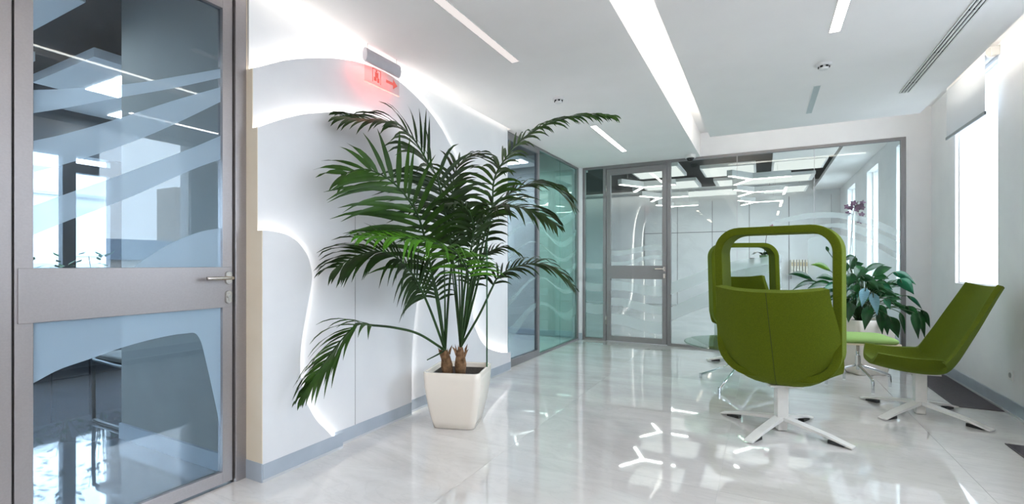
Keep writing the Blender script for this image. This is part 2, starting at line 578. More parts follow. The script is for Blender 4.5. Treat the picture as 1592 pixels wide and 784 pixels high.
for (ya, yb), segs in (((4.61, 5.39), 12), ((5.45, 6.175), 12), ((6.185, 6.84), 12)):
    for z0, th, ph, amp in ((1.78, .13, .1, .14), (1.50, .10, -.2, .16), (1.28, .07, -.4, .15), (1.08, .10, -.6, .14), (.82, .10, -.8, .16), (.45, .20, -1.0, .18)):
        yy = [ya + (yb - ya) * k / 8 for k in range(9)]
        t_ = [(Y_(y), z0 + wave(y, ph, amp) + .25 * (y - 5.6) * .25 + th * (.6 + .4 * math.sin(y * 2.1 + ph))) for y in yy]
        b_ = [(Y_(y), z0 + wave(y, ph, amp) + .25 * (y - 5.6) * .25) for y in yy]
        band(t_, b_, 'x', -.0212, FILM_T, p1, 2)

# back glazing
p2 = thing('glass_partition', 'long grey framed clear glass partition with frosted waves behind the green chairs', 'partition', (0, YB, 0))
XA, XB, XC_, XD_, XE = -2.415, -2.085, -2.04, -1.185, -1.14
for x0, x1 in ((XA, XA + .035), (-2.10, -2.055), (-1.178, -1.13), (1.41, 1.455)):
    box(x0, x1, -.03, .03, 0, ZC).build('post', FRAME_B, p2, bevel=.002)
for x0, x1 in ((XA + .035, -2.10), (-1.13, 1.41)):
    box(x0, x1, -.03, .03, 2.57, ZC).build('top_rail', FRAME_B, p2)
    box(x0, x1, -.03, .03, 0, .035).build('bottom_rail', FRAME_B, p2)
box(-2.055, -1.178, -.03, .03, 2.55, ZC).build('top_rail', FRAME_B, p2)
pane_x = ((XA + .035, -2.10, glass('pale_teal_glass', (222, 240, 236), 1.45)), (-1.13, -.297, GL_CLEAR), (-.291, .566, GL_CLEAR), (.572, 1.41, GL_CLEAR))
for x0, x1, gm in pane_x:
    box(x0, x1, -.004, .004, .035, 2.57).build('pane', gm, p2)
for xj in (-.294, .569):
    box(xj - .003, xj + .003, -.004, .004, .035, 2.57).build('joint_strip', TRIMW, p2)
def pys(pts):
    return [(ony(x, y, YB).x, ony(x, y, YB).z) for x, y in pts]
for top, bot in (
    ([(1200, 345), (1226, 338), (1262, 331), (1306, 331), (1350, 339), (1400, 359)], [(1200, 347), (1226, 345), (1262, 340), (1306, 340), (1350, 350), (1400, 371)]),
    ([(1275, 350), (1290, 348), (1306, 347), (1330, 350), (1365, 362), (1400, 378)], [(1275, 352), (1290, 353), (1306, 355), (1330, 362), (1365, 377), (1400, 397)]),
    ([(1256, 372), (1275, 366), (1300, 365), (1330, 372), (1365, 386), (1400, 408)], [(1256, 520), (1275, 520), (1300, 520), (1330, 520), (1365, 520), (1400, 520)]),
    ([(1043, 440), (1075, 428), (1110, 414), (1146, 405), (1180, 401), (1215, 396)], [(1043, 458), (1075, 447), (1110, 433), (1146, 421), (1180, 414), (1215, 408)]),
    ([(1043, 478), (1075, 464), (1110, 449), (1146, 436), (1180, 427), (1215, 418)], [(1043, 500), (1075, 486), (1110, 474), (1146, 462), (1180, 455), (1215, 448)])):
    band(pys(top), pys(bot), 'y', -.0062, FILM_W, p2)
for z0, z1, s in ((1.12, 1.20, .05), (.80, .92, .07), (.45, .60, .06)):
    xx = [XA + .04 + (.27) * k / 6 for k in range(7)]
    band([(x, z1 - s * math.sin(x * 5)) for x in xx], [(x, z0 - s * math.sin(x * 5)) for x in xx], 'y', -.0062, FILM_W, p2, 2)

# far door in the glazing
d2 = estruct('door_2', (-1.617, YB, 0))
HW = .432
frame_boxes(MB(), [(-HW, -HW + .062, -.028, .028, .01, 2.545), (HW - .062, HW, -.028, .028, .01, 2.545), (-HW + .062, HW - .062, -.028, .028, .01, .085),
                   (-HW + .062, HW - .062, -.028, .028, 2.46, 2.545)]).build('leaf_frame', FRAME_B, d2, bevel=.002)
box(-HW + .06, HW - .06, -.004, .004, .083, .935).build('pane', GL_CLEAR, d2)
box(-HW + .06, HW - .06, -.004, .004, 1.115, 2.462).build('pane', GL_CLEAR, d2)
box(-HW + .01, HW - .01, -.034, .034, .928, 1.12).build('kick_plate', FRAME_B, d2, bevel=.002)
lever(d2, (HW - .03, -.034, 1.075), (-1, 0, 0), (0, -1, 0))
for zz in (.25, 2.2):
    MB().tube([(-HW - .004, -.034, zz), (-HW - .004, -.034, zz + .12)], .007, 10).build('hinge', STEEL, d2, smooth=True)
for z0, z1, s in ((1.30, 1.38, .04), (1.16, 1.22, .05)):
    xx = [-HW + .064 + (2 * HW - .128) * k / 8 for k in range(9)]
    band([(x, z1 + s * math.sin(x * 6)) for x in xx], [(x, z0 + s * math.sin(x * 6)) for x in xx], 'y', -.0062, FILM_W, d2, 2)
for z0, z1, s in ((.72, .86, -.04), (.48, .60, -.05), (.2, .36, -.05)):
    xx = [-HW + .064 + (2 * HW - .128) * k / 8 for k in range(9)]
    band([(x, z1 + s * math.sin(x * 5)) for x in xx], [(x, z0 + s * math.sin(x * 5)) for x in xx], 'y', -.0062, FILM_W, d2, 2)

# ------------------------------------------------------------------ layered wall panels with strip light behind
def layer(label, X, upper, edge_run, base_y, led_off, gap_x):
    """one curved sheet: outline in (y, z); LED ribbon set back behind its free edge"""
    t = thing('wall_panel', label, 'wall panel', (X, 1.608, 0), 0)
    o2 = lambda p: (p[0] - 1.608, p[1])
    MB().prism([o2(p) for p in upper], 'x', -.012, 0).build('sheet', PANEL, t)
    # skirting on the sheet
    y0, y1 = base_y
    box(0, .003, y0 - 1.608, y1 - 1.608, .014, .095).build('skirting', BASEB, t)
    box(0, .005, y0 - 1.608, y1 - 1.608, .0, .014).build('floor_trim', TRIMW, t)
    # light ribbon
    pts = edge_run
    n = len(pts)
    off = []
    for i, p in enumerate(pts):
        a, b = pts[max(0, i - 1)], pts[min(n - 1, i + 1)]
        dy, dz = b[0] - a[0], b[1] - a[1]
        L = math.hypot(dy, dz) or 1
        off.append((p[0] + dz / L * led_off, p[1] - dy / L * led_off))   # to the right of travel = inside
    mb = MB()
    xa, xb = -.014, -gap_x + .004
    va = [(xa, y - 1.608, max(z, .004)) for y, z in off] + [(xb, y - 1.608, max(z, .004)) for y, z in off]
    mb.add(va, [(i, i + 1, n + i + 1, n + i) for i in range(n - 1)])
    mb.build('light_strip', E_LED, t)
    return t

YE = 1.609
c1 = spl2([(YE, 2.19), (1.671, 2.227), (1.789, 2.298), (1.917, 2.359), (2.056, 2.416), (2.208, 2.466), (2.374, 2.505), (2.557, 2.525), (2.76, 2.512), (2.985, 2.452),
           (3.193, 2.356), (3.374, 2.228), (3.55, 2.03), (3.67, 1.80), (3.74, 1.5), (3.765, 1.2), (3.765, .95), (3.775, .79), (3.809, .606), (3.901, .442), (4.045, .327), (4.212, .262), (4.40, .215), (4.547, .194)], 5)
c2 = spl2([(YE, 1.87), (1.643, 1.889), (1.759, 1.955), (1.885, 2.015), (2.021, 2.064), (2.171, 2.108), (2.334, 2.143), (2.514, 2.162), (2.645, 2.155), (2.80, 2.09), (2.95, 1.93), (3.04, 1.70), (3.06, 1.45),
           (3.02, 1.2), (2.95, .95), (2.89, .7), (2.862, .4), (2.859, .2), (2.859, 0)], 5)
c3 = spl2([(YE, 1.324), (1.652, 1.325), (1.729, 1.315), (1.79, 1.294), (1.853, 1.245), (1.896, 1.18), (1.919, 1.094), (1.914, 1.019), (1.896, .927), (1.87, .818), (1.849, .711),
           (1.84, .603), (1.844, .511), (1.861, .423), (1.896, .325), (1.95, .232), (2.03, .14), (2.149, .0)], 5)
layer('rear white curved wall panel with the largest glowing arch, sweeping to the glass partition', -2.40, [(YE, 0)] + c1 + [(4.547, 0)], c1, (2.87, 4.547), .035, .05)
l2 = layer('middle white curved wall panel with a vertical joint behind the palm', -2.36, [(YE, 0)] + c2, c2, (2.12, 2.857), .035, .04)
box(.0, .0012, 2.2885 - 1.608, 2.2905 - 1.608, .0, 1.46).build('joint', FRAMED, l2)
layer('front white curved wall panel with an S shaped glowing edge beside the near door', -2.32, [(YE, 0)] + c3, c3, (YE, 2.147), .035, .04)
# end boards with warm light painted into their colour, stepped with the layers
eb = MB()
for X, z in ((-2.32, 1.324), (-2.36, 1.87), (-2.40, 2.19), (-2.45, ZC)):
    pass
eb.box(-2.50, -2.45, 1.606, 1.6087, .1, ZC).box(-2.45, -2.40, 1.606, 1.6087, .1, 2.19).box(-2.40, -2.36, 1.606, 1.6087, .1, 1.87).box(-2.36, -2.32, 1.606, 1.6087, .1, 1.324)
t1 = struct('trim_1', eb, WARMLIT)
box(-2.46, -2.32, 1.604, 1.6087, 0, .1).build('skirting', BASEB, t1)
# ribbon in the slot where that wall meets the ceiling
cv = thing('cove_light', 'thin strip light in the slot between the curved wall and the ceiling', 'light', (-2.43, 3.1, ZC + .07))
box(-.012, .012, -1.46, 1.44, 0, .012).build('light_strip', E_SLOT, cv)

# ------------------------------------------------------------------ ceiling fittings
def linear_lamp(label, X, y0, y1, em, w=.055, group=None, trough=False):
    t = thing('linear_ceiling_lamp', label, 'ceiling lamp', (X, (y0 + y1) / 2, ZC), 0, group)
    L = (y1 - y0) / 2
    mb = MB()
    e = .004
    mb.box(-w / 2 - e, -w / 2, -L - e, L + e, -.003, -.0002).box(w / 2, w / 2 + e, -L - e, L + e, -.003, -.0002)
    mb.box(-w / 2, w / 2, -L - e, -L, -.003, -.0002).box(-w / 2, w / 2, L, L + e, -.003, -.0002)
    mb.build('housing', PLAST, t)
    box(-w / 2, w / 2, -L, L, -.0025, -.0003).build('diffuser', em, t)
    return t
linear_lamp('dim recessed ceiling strip above the palm, nearest the curved wall', -1.57, 1.85, 3.05, E_TROUGH, .06)
linear_lamp('lit ceiling strip in front of the far glass door, past the palm tip', -1.575, 4.85, 6.12, E_LAMP)
linear_lamp('lit ceiling strip on the hung panel at the top edge, above the chairs', .40, 2.35, 3.575, E_LAMP)
linear_lamp('grey unlit ceiling strip on the hung panel by the smoke detector', .397, 4.60, 5.40, OFFL, .045)
for X, y0, y1 in ((-1.57, -1.15, .05), (-1.57, -4.15, -2.95), (.40, .0, 1.2), (.40, -2.35, -1.15)):
    linear_lamp('lit ceiling strip behind the photographer', X, y0, y1, E_WARM, .06, 'ceiling strips behind the photographer')

def detector(label, X, Y):
    t = thing('smoke_detector', label, 'smoke detector', (X, Y, ZC))
    MB().lathe([(.0, -.0002), (.052, -.0002), (.052, -.012), (.046, -.018)], n=28).build('base', PLAST, t, smooth=False)
    MB().lathe([(.030, -.018), (.032, -.03), (.026, -.042), (.0, -.044)], n=24).build('sensor_head', PLAST, t)
    mb = MB()
    for k in range(6):
        a = k * math.pi / 3
        mb.obox((.034 * math.cos(a), .034 * math.sin(a)), a, .003, .008, -.030, -.018)
    mb.build('vent_slot', BLACKP, t)
detector('white smoke detector on the hung ceiling panel beside the unlit strip', .396, 4.12)
detector('white smoke detector on the low ceiling above the palm', -1.584, 3.9)

vt = thing('slot_diffuser', 'long grey slotted air vent in the ceiling near the window', 'air vent', (1.063, 3.0, ZC))
V0, V1 = -3.4, 2.11
mb = MB()
for x in (-.034, -.0125, .0090, .0265):
    mb.box(x, x + .0085, V0, V1, -.007, -.0002)
mb.box(-.034, .035, V0 - .004, V0, -.007, -.0002).box(-.034, .035, V1, V1 + .004, -.007, -.0002)
mb.build('vent_frame', WHITEM, vt)
box(-.0295, .0305, V0, V1, -.0015, -.0003).build('backing', BLACKP, vt)
sl = MB()
for k in range(3):
    xc = -.0205 + .0215 * k
    sl.box(xc - .0012 + .006, xc + .0018 + .006, V0, V1, -.006, -.0015)
sl.build('deflector_blade', WHITEM, vt)
spm = None
for k in range(9):
    y = V0 + .3 + k * .62
    if spm is None:
        o = box(-.03, .03, -.004, .004, -.006, -.0015).build('spacer', FRAMED, vt)
        spm = o.data
    else:
        o = bpy.data.objects.new('spacer', spm)
        col.objects.link(o)
        o.parent = vt
    o.location = (0, y, 0)

cd = thing('security_camera', 'small white dome security camera on the ceiling by the glazing', 'security camera', (-.85, 6.74, ZC))
MB().lathe([(.0, -.0002), (.072, -.0002), (.072, -.034), (.062, -.044)], n=28).build('housing', PLAST, cd)
MB().lathe([(.050, -.042), (.048, -.058), (.034, -.078), (.014, -.088), (.0, -.089)], n=24).build('dome', mat('smoked_dome', (30, 30, 34), .05), cd, smooth=True)

# hanging exit sign
sg = thing('exit_sign', 'hanging aluminium edge lit sign with a glowing red pictogram by the curved wall', 'sign', (-2.30, 2.48, 2.475))
mb = MB()
mb.loft([[( .022 * math.cos(q), y, .046 + .046 * math.sin(q)) for q in [2 * math.pi * k / 20 for k in range(20)]] for y in (-.165, .165)])
mb.build('housing', vary(mat('grey_painted_aluminium', (196, 192, 198), .45, .2), (186, 182, 188), 20, 3, .5), sg)
for y in (-.14, .14):
    MB().tube([(0, y, .09), (0, y, .1245)], .0018, 8).build('wire', STEEL, sg)
box(-.003, .003, -.165, .165, -.13, .004).build('acrylic_plate', glass('acrylic', (246, 240, 240), 1.3), sg)
pic = MB()
pic.box(.0034, .0040, -.10, -.095, -.112, -.02).box(.0034, .0040, -.10, -.02, -.025, -.02).box(.0034, .0040, -.025, -.02, -.112, -.02)
pic.box(.0034, .0040, -.075, -.045, -.075, -.04).box(.0034, .0040, -.068, -.055, -.038, -.026)
pic.box(.0034, .0040, -.085, -.06, -.10, -.075).box(.0034, .0040, -.055, -.035, -.105, -.075)
pic.build('pictogram', E_RED, sg)
MB().prism([(.03, -.055), (.03, -.075), (.10, -.075), (.10, -.10), (.145, -.065), (.10, -.03), (.10, -.055)], 'x', .0034, .0040).build('arrow', E_RED, sg)
box(-.0034, .0034, -.166, .166, -.134, -.129).build('lit_edge', emit('sign_edge_light', (1, .60, .52), .5), sg)
lp = bpy.data.lights.new('sign_lamp', 'AREA')
lp.energy = .28
lp.color = (1, .10, .08)
lp.shape = 'RECTANGLE'
lp.size, lp.size_y = .02, .28
lo = bpy.data.objects.new('sign_lamp', lp)
col.objects.link(lo)
lo.parent = sg
lo.location = (-.008, 0, -.002)
lo.rotation_euler = (0, R(35), 0)

# roller blind
rb = thing('roller_blind', 'white roller blind pulled partly down over the window', 'blind', (1.60, 5.665, 2.372))
box(-.001, .001, -.455, .455, .012, .47).build('fabric', film('blind_fabric', (214, 218, 222), .97, .10), rb)
box(-.007, .007, -.462, .462, -.012, .014).build('bottom_bar', vary(mat('grey_bar', (140, 146, 150), .5), (130, 136, 140), 30, 2, .5), rb)
mb = MB().tube([(.04, -.46, .482), (.04, .46, .482)], .04, 24)
mb.build('roll', PLAST, rb, smooth=False)
MB().tube([(.04, -.474, .482), (.04, -.46, .482)], .043, 24).build('end_cap', WHITEM, rb)
box(.03, .078, -.49, -.474, .45, .52).build('bracket', WHITEM, rb)
box(.03, .078, .474, .49, .45, .52).build('bracket', WHITEM, rb)

# floor grilles below the windows
for lab, y0, y1 in (('dark grey floor grille by the wall behind the right chair', 5.05, 6.38), ('dark grey floor grille by the wall at the near right', 2.35, 4.146)):
    t = thing('floor_grille', lab, 'floor grille', (1.515, (y0 + y1) / 2, 0))
    L = (y1 - y0) / 2
    box(-.145, .145, -L, L, .0003, .0012).build('tray', BLACKP, t)
    mb = MB()
    mb.box(-.147, -.140, -L - .003, L + .003, .0005, .006).box(.140, .147, -L - .003, L + .003, .0005, .006).box(-.14, .14, -L - .003, -L + .004, .0005, .006).box(-.14, .14, L - .004, L + .003, .0005, .006)
    mb.build('border', GRILLE, t)
    mb = MB()
    k = 0
    y = -L + .008
    while y < L - .008:
        mb.box(-.14, .14, y, y + .0075, .0012, .005)
        y += .0125
    tag(mb.build('slat', GRILLE, t), kind='stuff')

# wall socket
so = thing('wall_socket', 'white double wall socket above the skirting on the right wall', 'socket', (XR, 4.98, .30))
box(-.009, -.0005, -.04, .04, -.04, .04).build('plate', PLAST, so, bevel=.003)
MB().tube([(-.0115, 0, 0), (-.0095, 0, 0)], .02, 20).build('insert', mat('socket_grey', (160, 160, 160), .5), so)
so2 = thing('wall_socket', 'small white wall socket near the corner behind the leafy plant', 'socket', (1.57, YB - .02, .42))
box(-.036, .036, -.009, -.0005, -.036, .036).build('plate', PLAST, so2, bevel=.003)
MB().tube([(0, -.0115, 0), (0, -.0095, 0)], .018, 20).build('insert', mat('socket_dark_grey', (120, 120, 122), .5), so2)  # insert in a darker grey than the other socket

# ================================================================== CHAIRS
HWS = ((0, .272), (.3, .304), (.5, .358), (.66, .373), (.78, .364), (1, .325))
def shell_mesh():
    path = spline([(0, .33, .372), (0, .24, .350), (0, .12, .33), (0, 0, .322), (0, -.085, .326), (0, -.145, .352), (0, -.19, .42), (0, -.24, .53), (0, -.30, .665), (0, -.365, .815), (0, -.432, .968)], 3)
    n = len(path)
    rings = []
    for i, p in enumerate(path):
        t = (path[min(i + 1, n - 1)] - path[max(i - 1, 0)]).normalized()
        nor = Vector((0, -t.z, t.y))
        if nor.z < 0 and nor.y < 0:
            nor = -nor
        nor = Vector((0, t.z, -t.y))           # towards the sitter
        s = i / (n - 1)
        # half width along the path: front, hips, top
        for (sa, ha), (sb, hb) in zip(HWS, HWS[1:]):
            if sa <= s <= sb + 1e-6:
                k_ = (s - sa) / (sb - sa)
                hw = ha + (hb - ha) * k_ * k_ * (3 - 2 * k_)
                break
        dep = .112 + .033 * min(1, s / .3) if s < .45 else .145 - .070 * ((s - .45) / .55)     # side wall height
        th = .036 + .010 * s
        fill = .028 * math.exp(-((s - .47) / .11) ** 2)
        ex = 4.2 if s < .3 else 4.2 - 1.8 * min(1, (s - .3) / .2)
        pr = []
        M_ = 14
        for k in range(M_ + 1):
            q = -1 + 2 * k / M_
            pr.append((q * hw, dep * abs(q) ** ex))
        for k in range(M_ + 1):
            q = 1 - 2 * k / M_
            edge = max(0.0, (abs(q) - .80) / .20)
            pr.append((q * (hw - .040), th + fill * (1 - q * q) + (dep - .012) * abs(q) ** (ex + .8) * (1 - .22 * edge) + .0))
        rings.append([p + Vector((a, 0, 0)) + nor * b for a, b in pr])
    return MB().loft(rings), path

def hoop_mesh():
    """upright rounded-rectangle band, leaning back a little"""
    W, Z0, Z1 = .374, .375, 1.395
    rr = .165
    def outline(inset):
        w_, z0, z1, r_ = W - inset, Z0 + inset, Z1 - inset, rr - inset * .8
        pts = []
        for cx_, cz_, a0 in ((w_ - r_, z1 - r_, 0), (-w_ + r_, z1 - r_, 90), (-w_ + r_ + .035, z0 + r_ + .035, 180), (w_ - r_ - .035, z0 + r_ + .035, 270)):
            if a0 >= 180:
                r_ = rr - inset * .8 + .035
            for k in range(9):
                a = R(a0 + 90 * k / 8)
                pts.append((cx_ + r_ * math.cos(a), cz_ + r_ * math.sin(a)))
        return pts
    out, inn = outline(0), outline(.050)
    rings = []
    n = len(out)
    for i in range(n):
        (xo, zo), (xi, zi) = out[i], inn[i]
        def yc(z):
            return -.045 - .10 * (z - .36)
        def dp(z):
            return .112 - .012 * (z - .36)
        e = .07
        ring = []
        for fx, sy in ((0, -1 + e), (0, 1 - e), (e * 1.5, 1), (1 - e * 1.5, 1), (1, 1 - e), (1, -1 + e), (1 - e * 1.5, -1), (e * 1.5, -1)):
            x, z = xo + (xi - xo) * fx, zo + (zi - zo) * fx
            x *= 1 - .055 * max(0, (.66 - z) / .28) ** 1.3
            ring.append((x, yc(z) + sy * dp(z), z))
        rings.append(ring)
    mb = MB()
    m_ = len(rings[0])
    mb.v = [p for r_ in rings for p in r_]
    for i in range(n):
        for j in range(m_):
            a, b = i * m_ + j, i * m_ + (j + 1) % m_
            c, d = ((i + 1) % n) * m_ + (j + 1) % m_, ((i + 1) % n) * m_ + j
            mb.f.append((a, b, c, d))
    return mb

def wn(o):
    md = o.modifiers.new('wn', 'WEIGHTED_NORMAL')
    md.weight = 90
    return o

def make_chair(label, loc, face, base, hoop):
    t = thing('swivel_lounge_chair', label, 'chair', (loc[0], loc[1], 0), R(face - 90))
    mb, path = shell_mesh()
    sh = wn(mb.build('shell', GREEN, t, smooth=True, bevel=.006, seg=2))
    # seam down the middle of the back and under the seat
    sm = []
    for i in range(6, len(path)):
        p = path[i]
        tt = (path[min(i + 1, len(path) - 1)] - path[i - 1]).normalized()
        sm.append(p - Vector((0, tt.z, -tt.y)) * .0005)
    MB().tube(sm, .0022, 6).build('seam', SEAM, sh)
    if hoop:
        wn(hoop_mesh().build('hoop_headrest', GREEN, t, smooth=True))
    ab = R(base - (face - 90))
    MB().obox((0, 0), ab + R(45), .036, .036, .085, .33).build('post', WHITEM, t, bevel=.004)
    MB().obox((0, 0), ab + R(45), .10, .10, .315, .326).build('mounting_plate', WHITEM, t)
    MB().obox((0, 0), ab + R(45), .030, .030, .004, .085).build('hub', WHITEM, t, bevel=.003)
    for k in range(4):
        a = ab + k * math.pi / 2
        d = Vector((math.cos(a), math.sin(a), 0))
        s = Vector((-d.y, d.x, 0))
        rings = []
        for r_, zt, zb, hwid in ((.02, .100, .074, .030), (.15, .078, .056, .030), (.30, .050, .034, .030), (.41, .021, .009, .030), (.434, .016, .006, .029)):
            rings.append([d * r_ + s * hwid + Vector((0, 0, zt)), d * r_ - s * hwid + Vector((0, 0, zt)), d * r_ - s * hwid + Vector((0, 0, zb)), d * r_ + s * hwid + Vector((0, 0, zb))])
        lg = MB().loft(rings).build('leg', WHITEM, t, bevel=.002)
        gb = MB()
        gb.obox((d.x * .34, d.y * .34), a, .045, .020, .0005, .022)
        gb.build('glide', BLACKP, lg)
    return t
make_chair('green wool lounge chair with a tall hoop headrest, nearest, seen from its back', (.1155, 3.79), 77, -27, True)
make_chair('green wool hoop headrest lounge chair beyond the glass table, facing the camera', (-.17, 6.22), -72, 20, True)
make_chair('green wool lounge chair without a hoop, seen in profile by the right wall', (1.069, 4.692), 180, -42, False)

# glass table
gt = thing('coffee_table', 'round glass coffee table on chrome legs between the two hoop chairs', 'table', (-.18, 4.97, 0))
MB().lathe([(.0, .392), (.494, .392), (.5, .396), (.5, .400), (.494, .404), (.0, .404)], n=64).build('glass_top', glass('table_glass', (214, 232, 222), 1.5), gt)
MB().tube([(0, 0, .18), (0, 0, .391)], .018, 16).build('column', CHROME, gt, smooth=True)
for k in range(4):
    a = R(-113 + 90 * k)
    d = Vector((math.cos(a), math.sin(a), 0))
    lg = MB().tube([d * .01 + Vector((0, 0, .22)), d * .40 + Vector((0, 0, .035))], .011, 12).build('leg', CHROME, gt, smooth=True)
    MB().tube([d * .40 + Vector((0, 0, .0)), d * .40 + Vector((0, 0, .048))], .014, 12).build('foot', CHROME, lg, smooth=False)

# pale green stool
st = thing('footstool', 'pale green cushioned stool on a chrome four star base beside the hoop chair', 'stool', (.79, 5.45, 0), R(8))
def rsq(h_, r_, n_=7):
    pts = []
    for cx_, cy_, a0 in ((h_ - r_, h_ - r_, 0), (-h_ + r_, h_ - r_, 90), (-h_ + r_, -h_ + r_, 180), (h_ - r_, -h_ + r_, 270)):
        for k in range(n_ + 1):
            a = R(a0 + 90 * k / n_)
            pts.append((cx_ + r_ * math.cos(a), cy_ + r_ * math.sin(a)))
    return pts
rings = []
for z, ins in ((.437, .018), (.445, .006), (.458, .0), (.472, .006), (.482, .022), (.487, .06), (.489, .12)):
    rings.append([(x, y, z) for x, y in rsq(.255 - ins, .08 - min(ins, .05))])
MB().loft(rings).build('cushion', GREENL, st, smooth=True)
MB().loft([[(x, y, z) for x, y in rsq(.27, .09)] for z in (.424, .436)]).build('tray', vary(mat('birch_ply', (226, 208, 184), .45), (210, 190, 164), 14, 4, .7), st)
MB().tube([(0, 0, .16), (0, 0, .424)], .014, 16).build('column', CHROME, st, smooth=True)
MB().tube([(0, 0, .2), (0, 0, .29)], .022, 16).build('collar', mat('satin_aluminium', (214, 210, 204), .3, .8), st, smooth=False)
for k in range(4):
    a = R(-82 + 90 * k)
    d = Vector((math.cos(a), math.sin(a), 0))
    MB().tube(spline([d * .015 + Vector((0, 0, .205)), d * .14 + Vector((0, 0, .165)), d * .245 + Vector((0, 0, .125)), d * .262 + Vector((0, 0, .105)), d * .265 + Vector((0, 0, .05)), d * .265 + Vector((0, 0, .0))], 4), .0125, 10).build('leg', CHROME, st, smooth=True)

# ================================================================== PLANTERS
def planter(label, loc, rz, h_, top, bot, parent_group=None):
    t = thing('planter', label, 'planter', (loc[0], loc[1], 0), rz)
    def ring(hh, z, r_):
        return [(x, y, z) for x, y in rsq(hh, r_, 6)]
    prof = []
    for k in range(9):
        s = k / 8
        hh = bot + (top - bot) * (1 - (1 - s) ** 1.7)
        prof.append((hh, .004 + (h_ - .004) * s))
    rings = [ring(bot - .012, 0.0, .04)] + [ring(hh, z, .045) for hh, z in prof] + [ring(top - .004, h_ + .004, .043), ring(top - .016, h_ + .004, .038), ring(top - .022, h_ - .004, .034), ring(top - .03, h_ - .06, .03)]
    MB().loft(rings).build('pot', POT, t, smooth=True)
    MB().loft([ring(top - .024, h_ - .055, .03), ring(top - .023, h_ - .03, .03)]).build('soil', SOIL, t)
    return t
pl1 = planter('tall white glossy square planter holding the palm', (-1.946, 2.88), R(18), .395, .205, .150)
POTA = Vector((-1.946, 2.88, .36))

# ------------------------------------------------------------------ palm
palm = thing('kentia_palm', 'large green kentia palm with arching feathery fronds in the white planter', 'plant', POTA)
PW = Matrix.Translation(-POTA)
leaf_n = [0]
rest = {}
def clampw(p):
    if p.x < -2.30:
        p.x = -2.30 + (p.x + 2.30) * .06
    return p
def leaflet(mb, p, d, side, L, wd, droop, seg=6):
    pts = []
    q = p.copy()
    d = d.normalized()
    for i in range(seg + 1):
        pts.append((q.copy(), d.copy()))
        q = q + d * (L / seg)
        d = (d + Vector((0, 0, -1)) * droop * (.5 + i / seg)).normalized()
    k = len(mb.v)
    prof = (.35, .85, 1.0, .9, .68, .38, .03)
    for i, (q, dd) in enumerate(pts):
        cr = dd.cross(side).normalized() if dd.cross(side).length > 1e-3 else Vector((0, 0, 1))
        wv = dd.cross(cr).normalized()
        hw = wd * prof[i]
        for v in (q - wv * hw + cr * hw * .25, q, q + wv * hw + cr * hw * .25):
            mb.v.append(tuple(PW @ clampw(v)))
    for i in range(seg):
        a = k + i * 3
        mb.f += [(a, a + 1, a + 4, a + 3), (a + 1, a + 2, a + 5, a + 4)]

def frond(pix, t0, npair, L, wd, droop, m, up=(.12, -.28, .95), single=0, spread=62, seed=0, lift=.15):
    """pix: survey points (x, y, depth) from crown to tip; leaflets from fraction t0 on"""
    rnd = random.Random(seed)
    pts = spline([clampw(at(*p)) for p in pix], 8)
    n = len(pts)
    fr = MB().tube([PW @ p for p in pts], [.0085 * (1 - .85 * i / (n - 1)) + .0012 for i in range(n)], 6).build('frond', STALK, palm, smooth=True)
    acc = [0.0]
    for i in range(1, n):
        acc.append(acc[-1] + (pts[i] - pts[i - 1]).length)
    T = acc[-1]
    def sample(s):
        for i in range(1, n):
            if acc[i] >= s:
                f_ = (s - acc[i - 1]) / max(1e-6, acc[i] - acc[i - 1])
                return pts[i - 1].lerp(pts[i], f_), (pts[i] - pts[i - 1]).normalized()
        return pts[-1], (pts[-1] - pts[-2]).normalized()
    upv = Vector(up).normalized()
    npair = int(npair * 1.25)
    for k in range(npair):
        s = t0 + (1 - t0) * (k + .3) / npair
        p, tg = sample(s * T)
        u = (upv - tg * upv.dot(tg))
        u = u.normalized() if u.length > .05 else Vector((0, -1, 0))
        sd = tg.cross(u).normalized()
        f_ = (s - t0) / (1 - t0)
        ll = L * (.55 + .75 * math.sin(math.pi * min(1, f_ * .85 + .15)) - .22 * f_) * rnd.uniform(.9, 1.08)
        ang = R(spread - 34 * f_ + rnd.uniform(-6, 6))
        for sgn in (-1, 1):
            if single and sgn != single:
                continue
            d = sd * sgn * math.sin(ang) + tg * math.cos(ang) + u * (lift + rnd.uniform(-.08, .08))
            if d.z > .25:
                ll *= 1 - .28 * min(1, (d.z - .25) / .5)
            mb = MB()
            leaflet(mb, p + tg * rnd.uniform(-.01, .01), d, tg, ll, 1.08 * wd * rnd.uniform(.8, 1.1), droop * rnd.uniform(.8, 1.25))
            if leaf_n[0] < 292:
                leaf_n[0] += 1
                mb.build('leaflet', m, fr, smooth=True)
            else:
                r_ = rest.setdefault(m.name, MB())
                r_.add(mb.v, mb.f)
    return fr

CR1, CR2 = (692, 545, 3.42), (716, 540, 3.40)
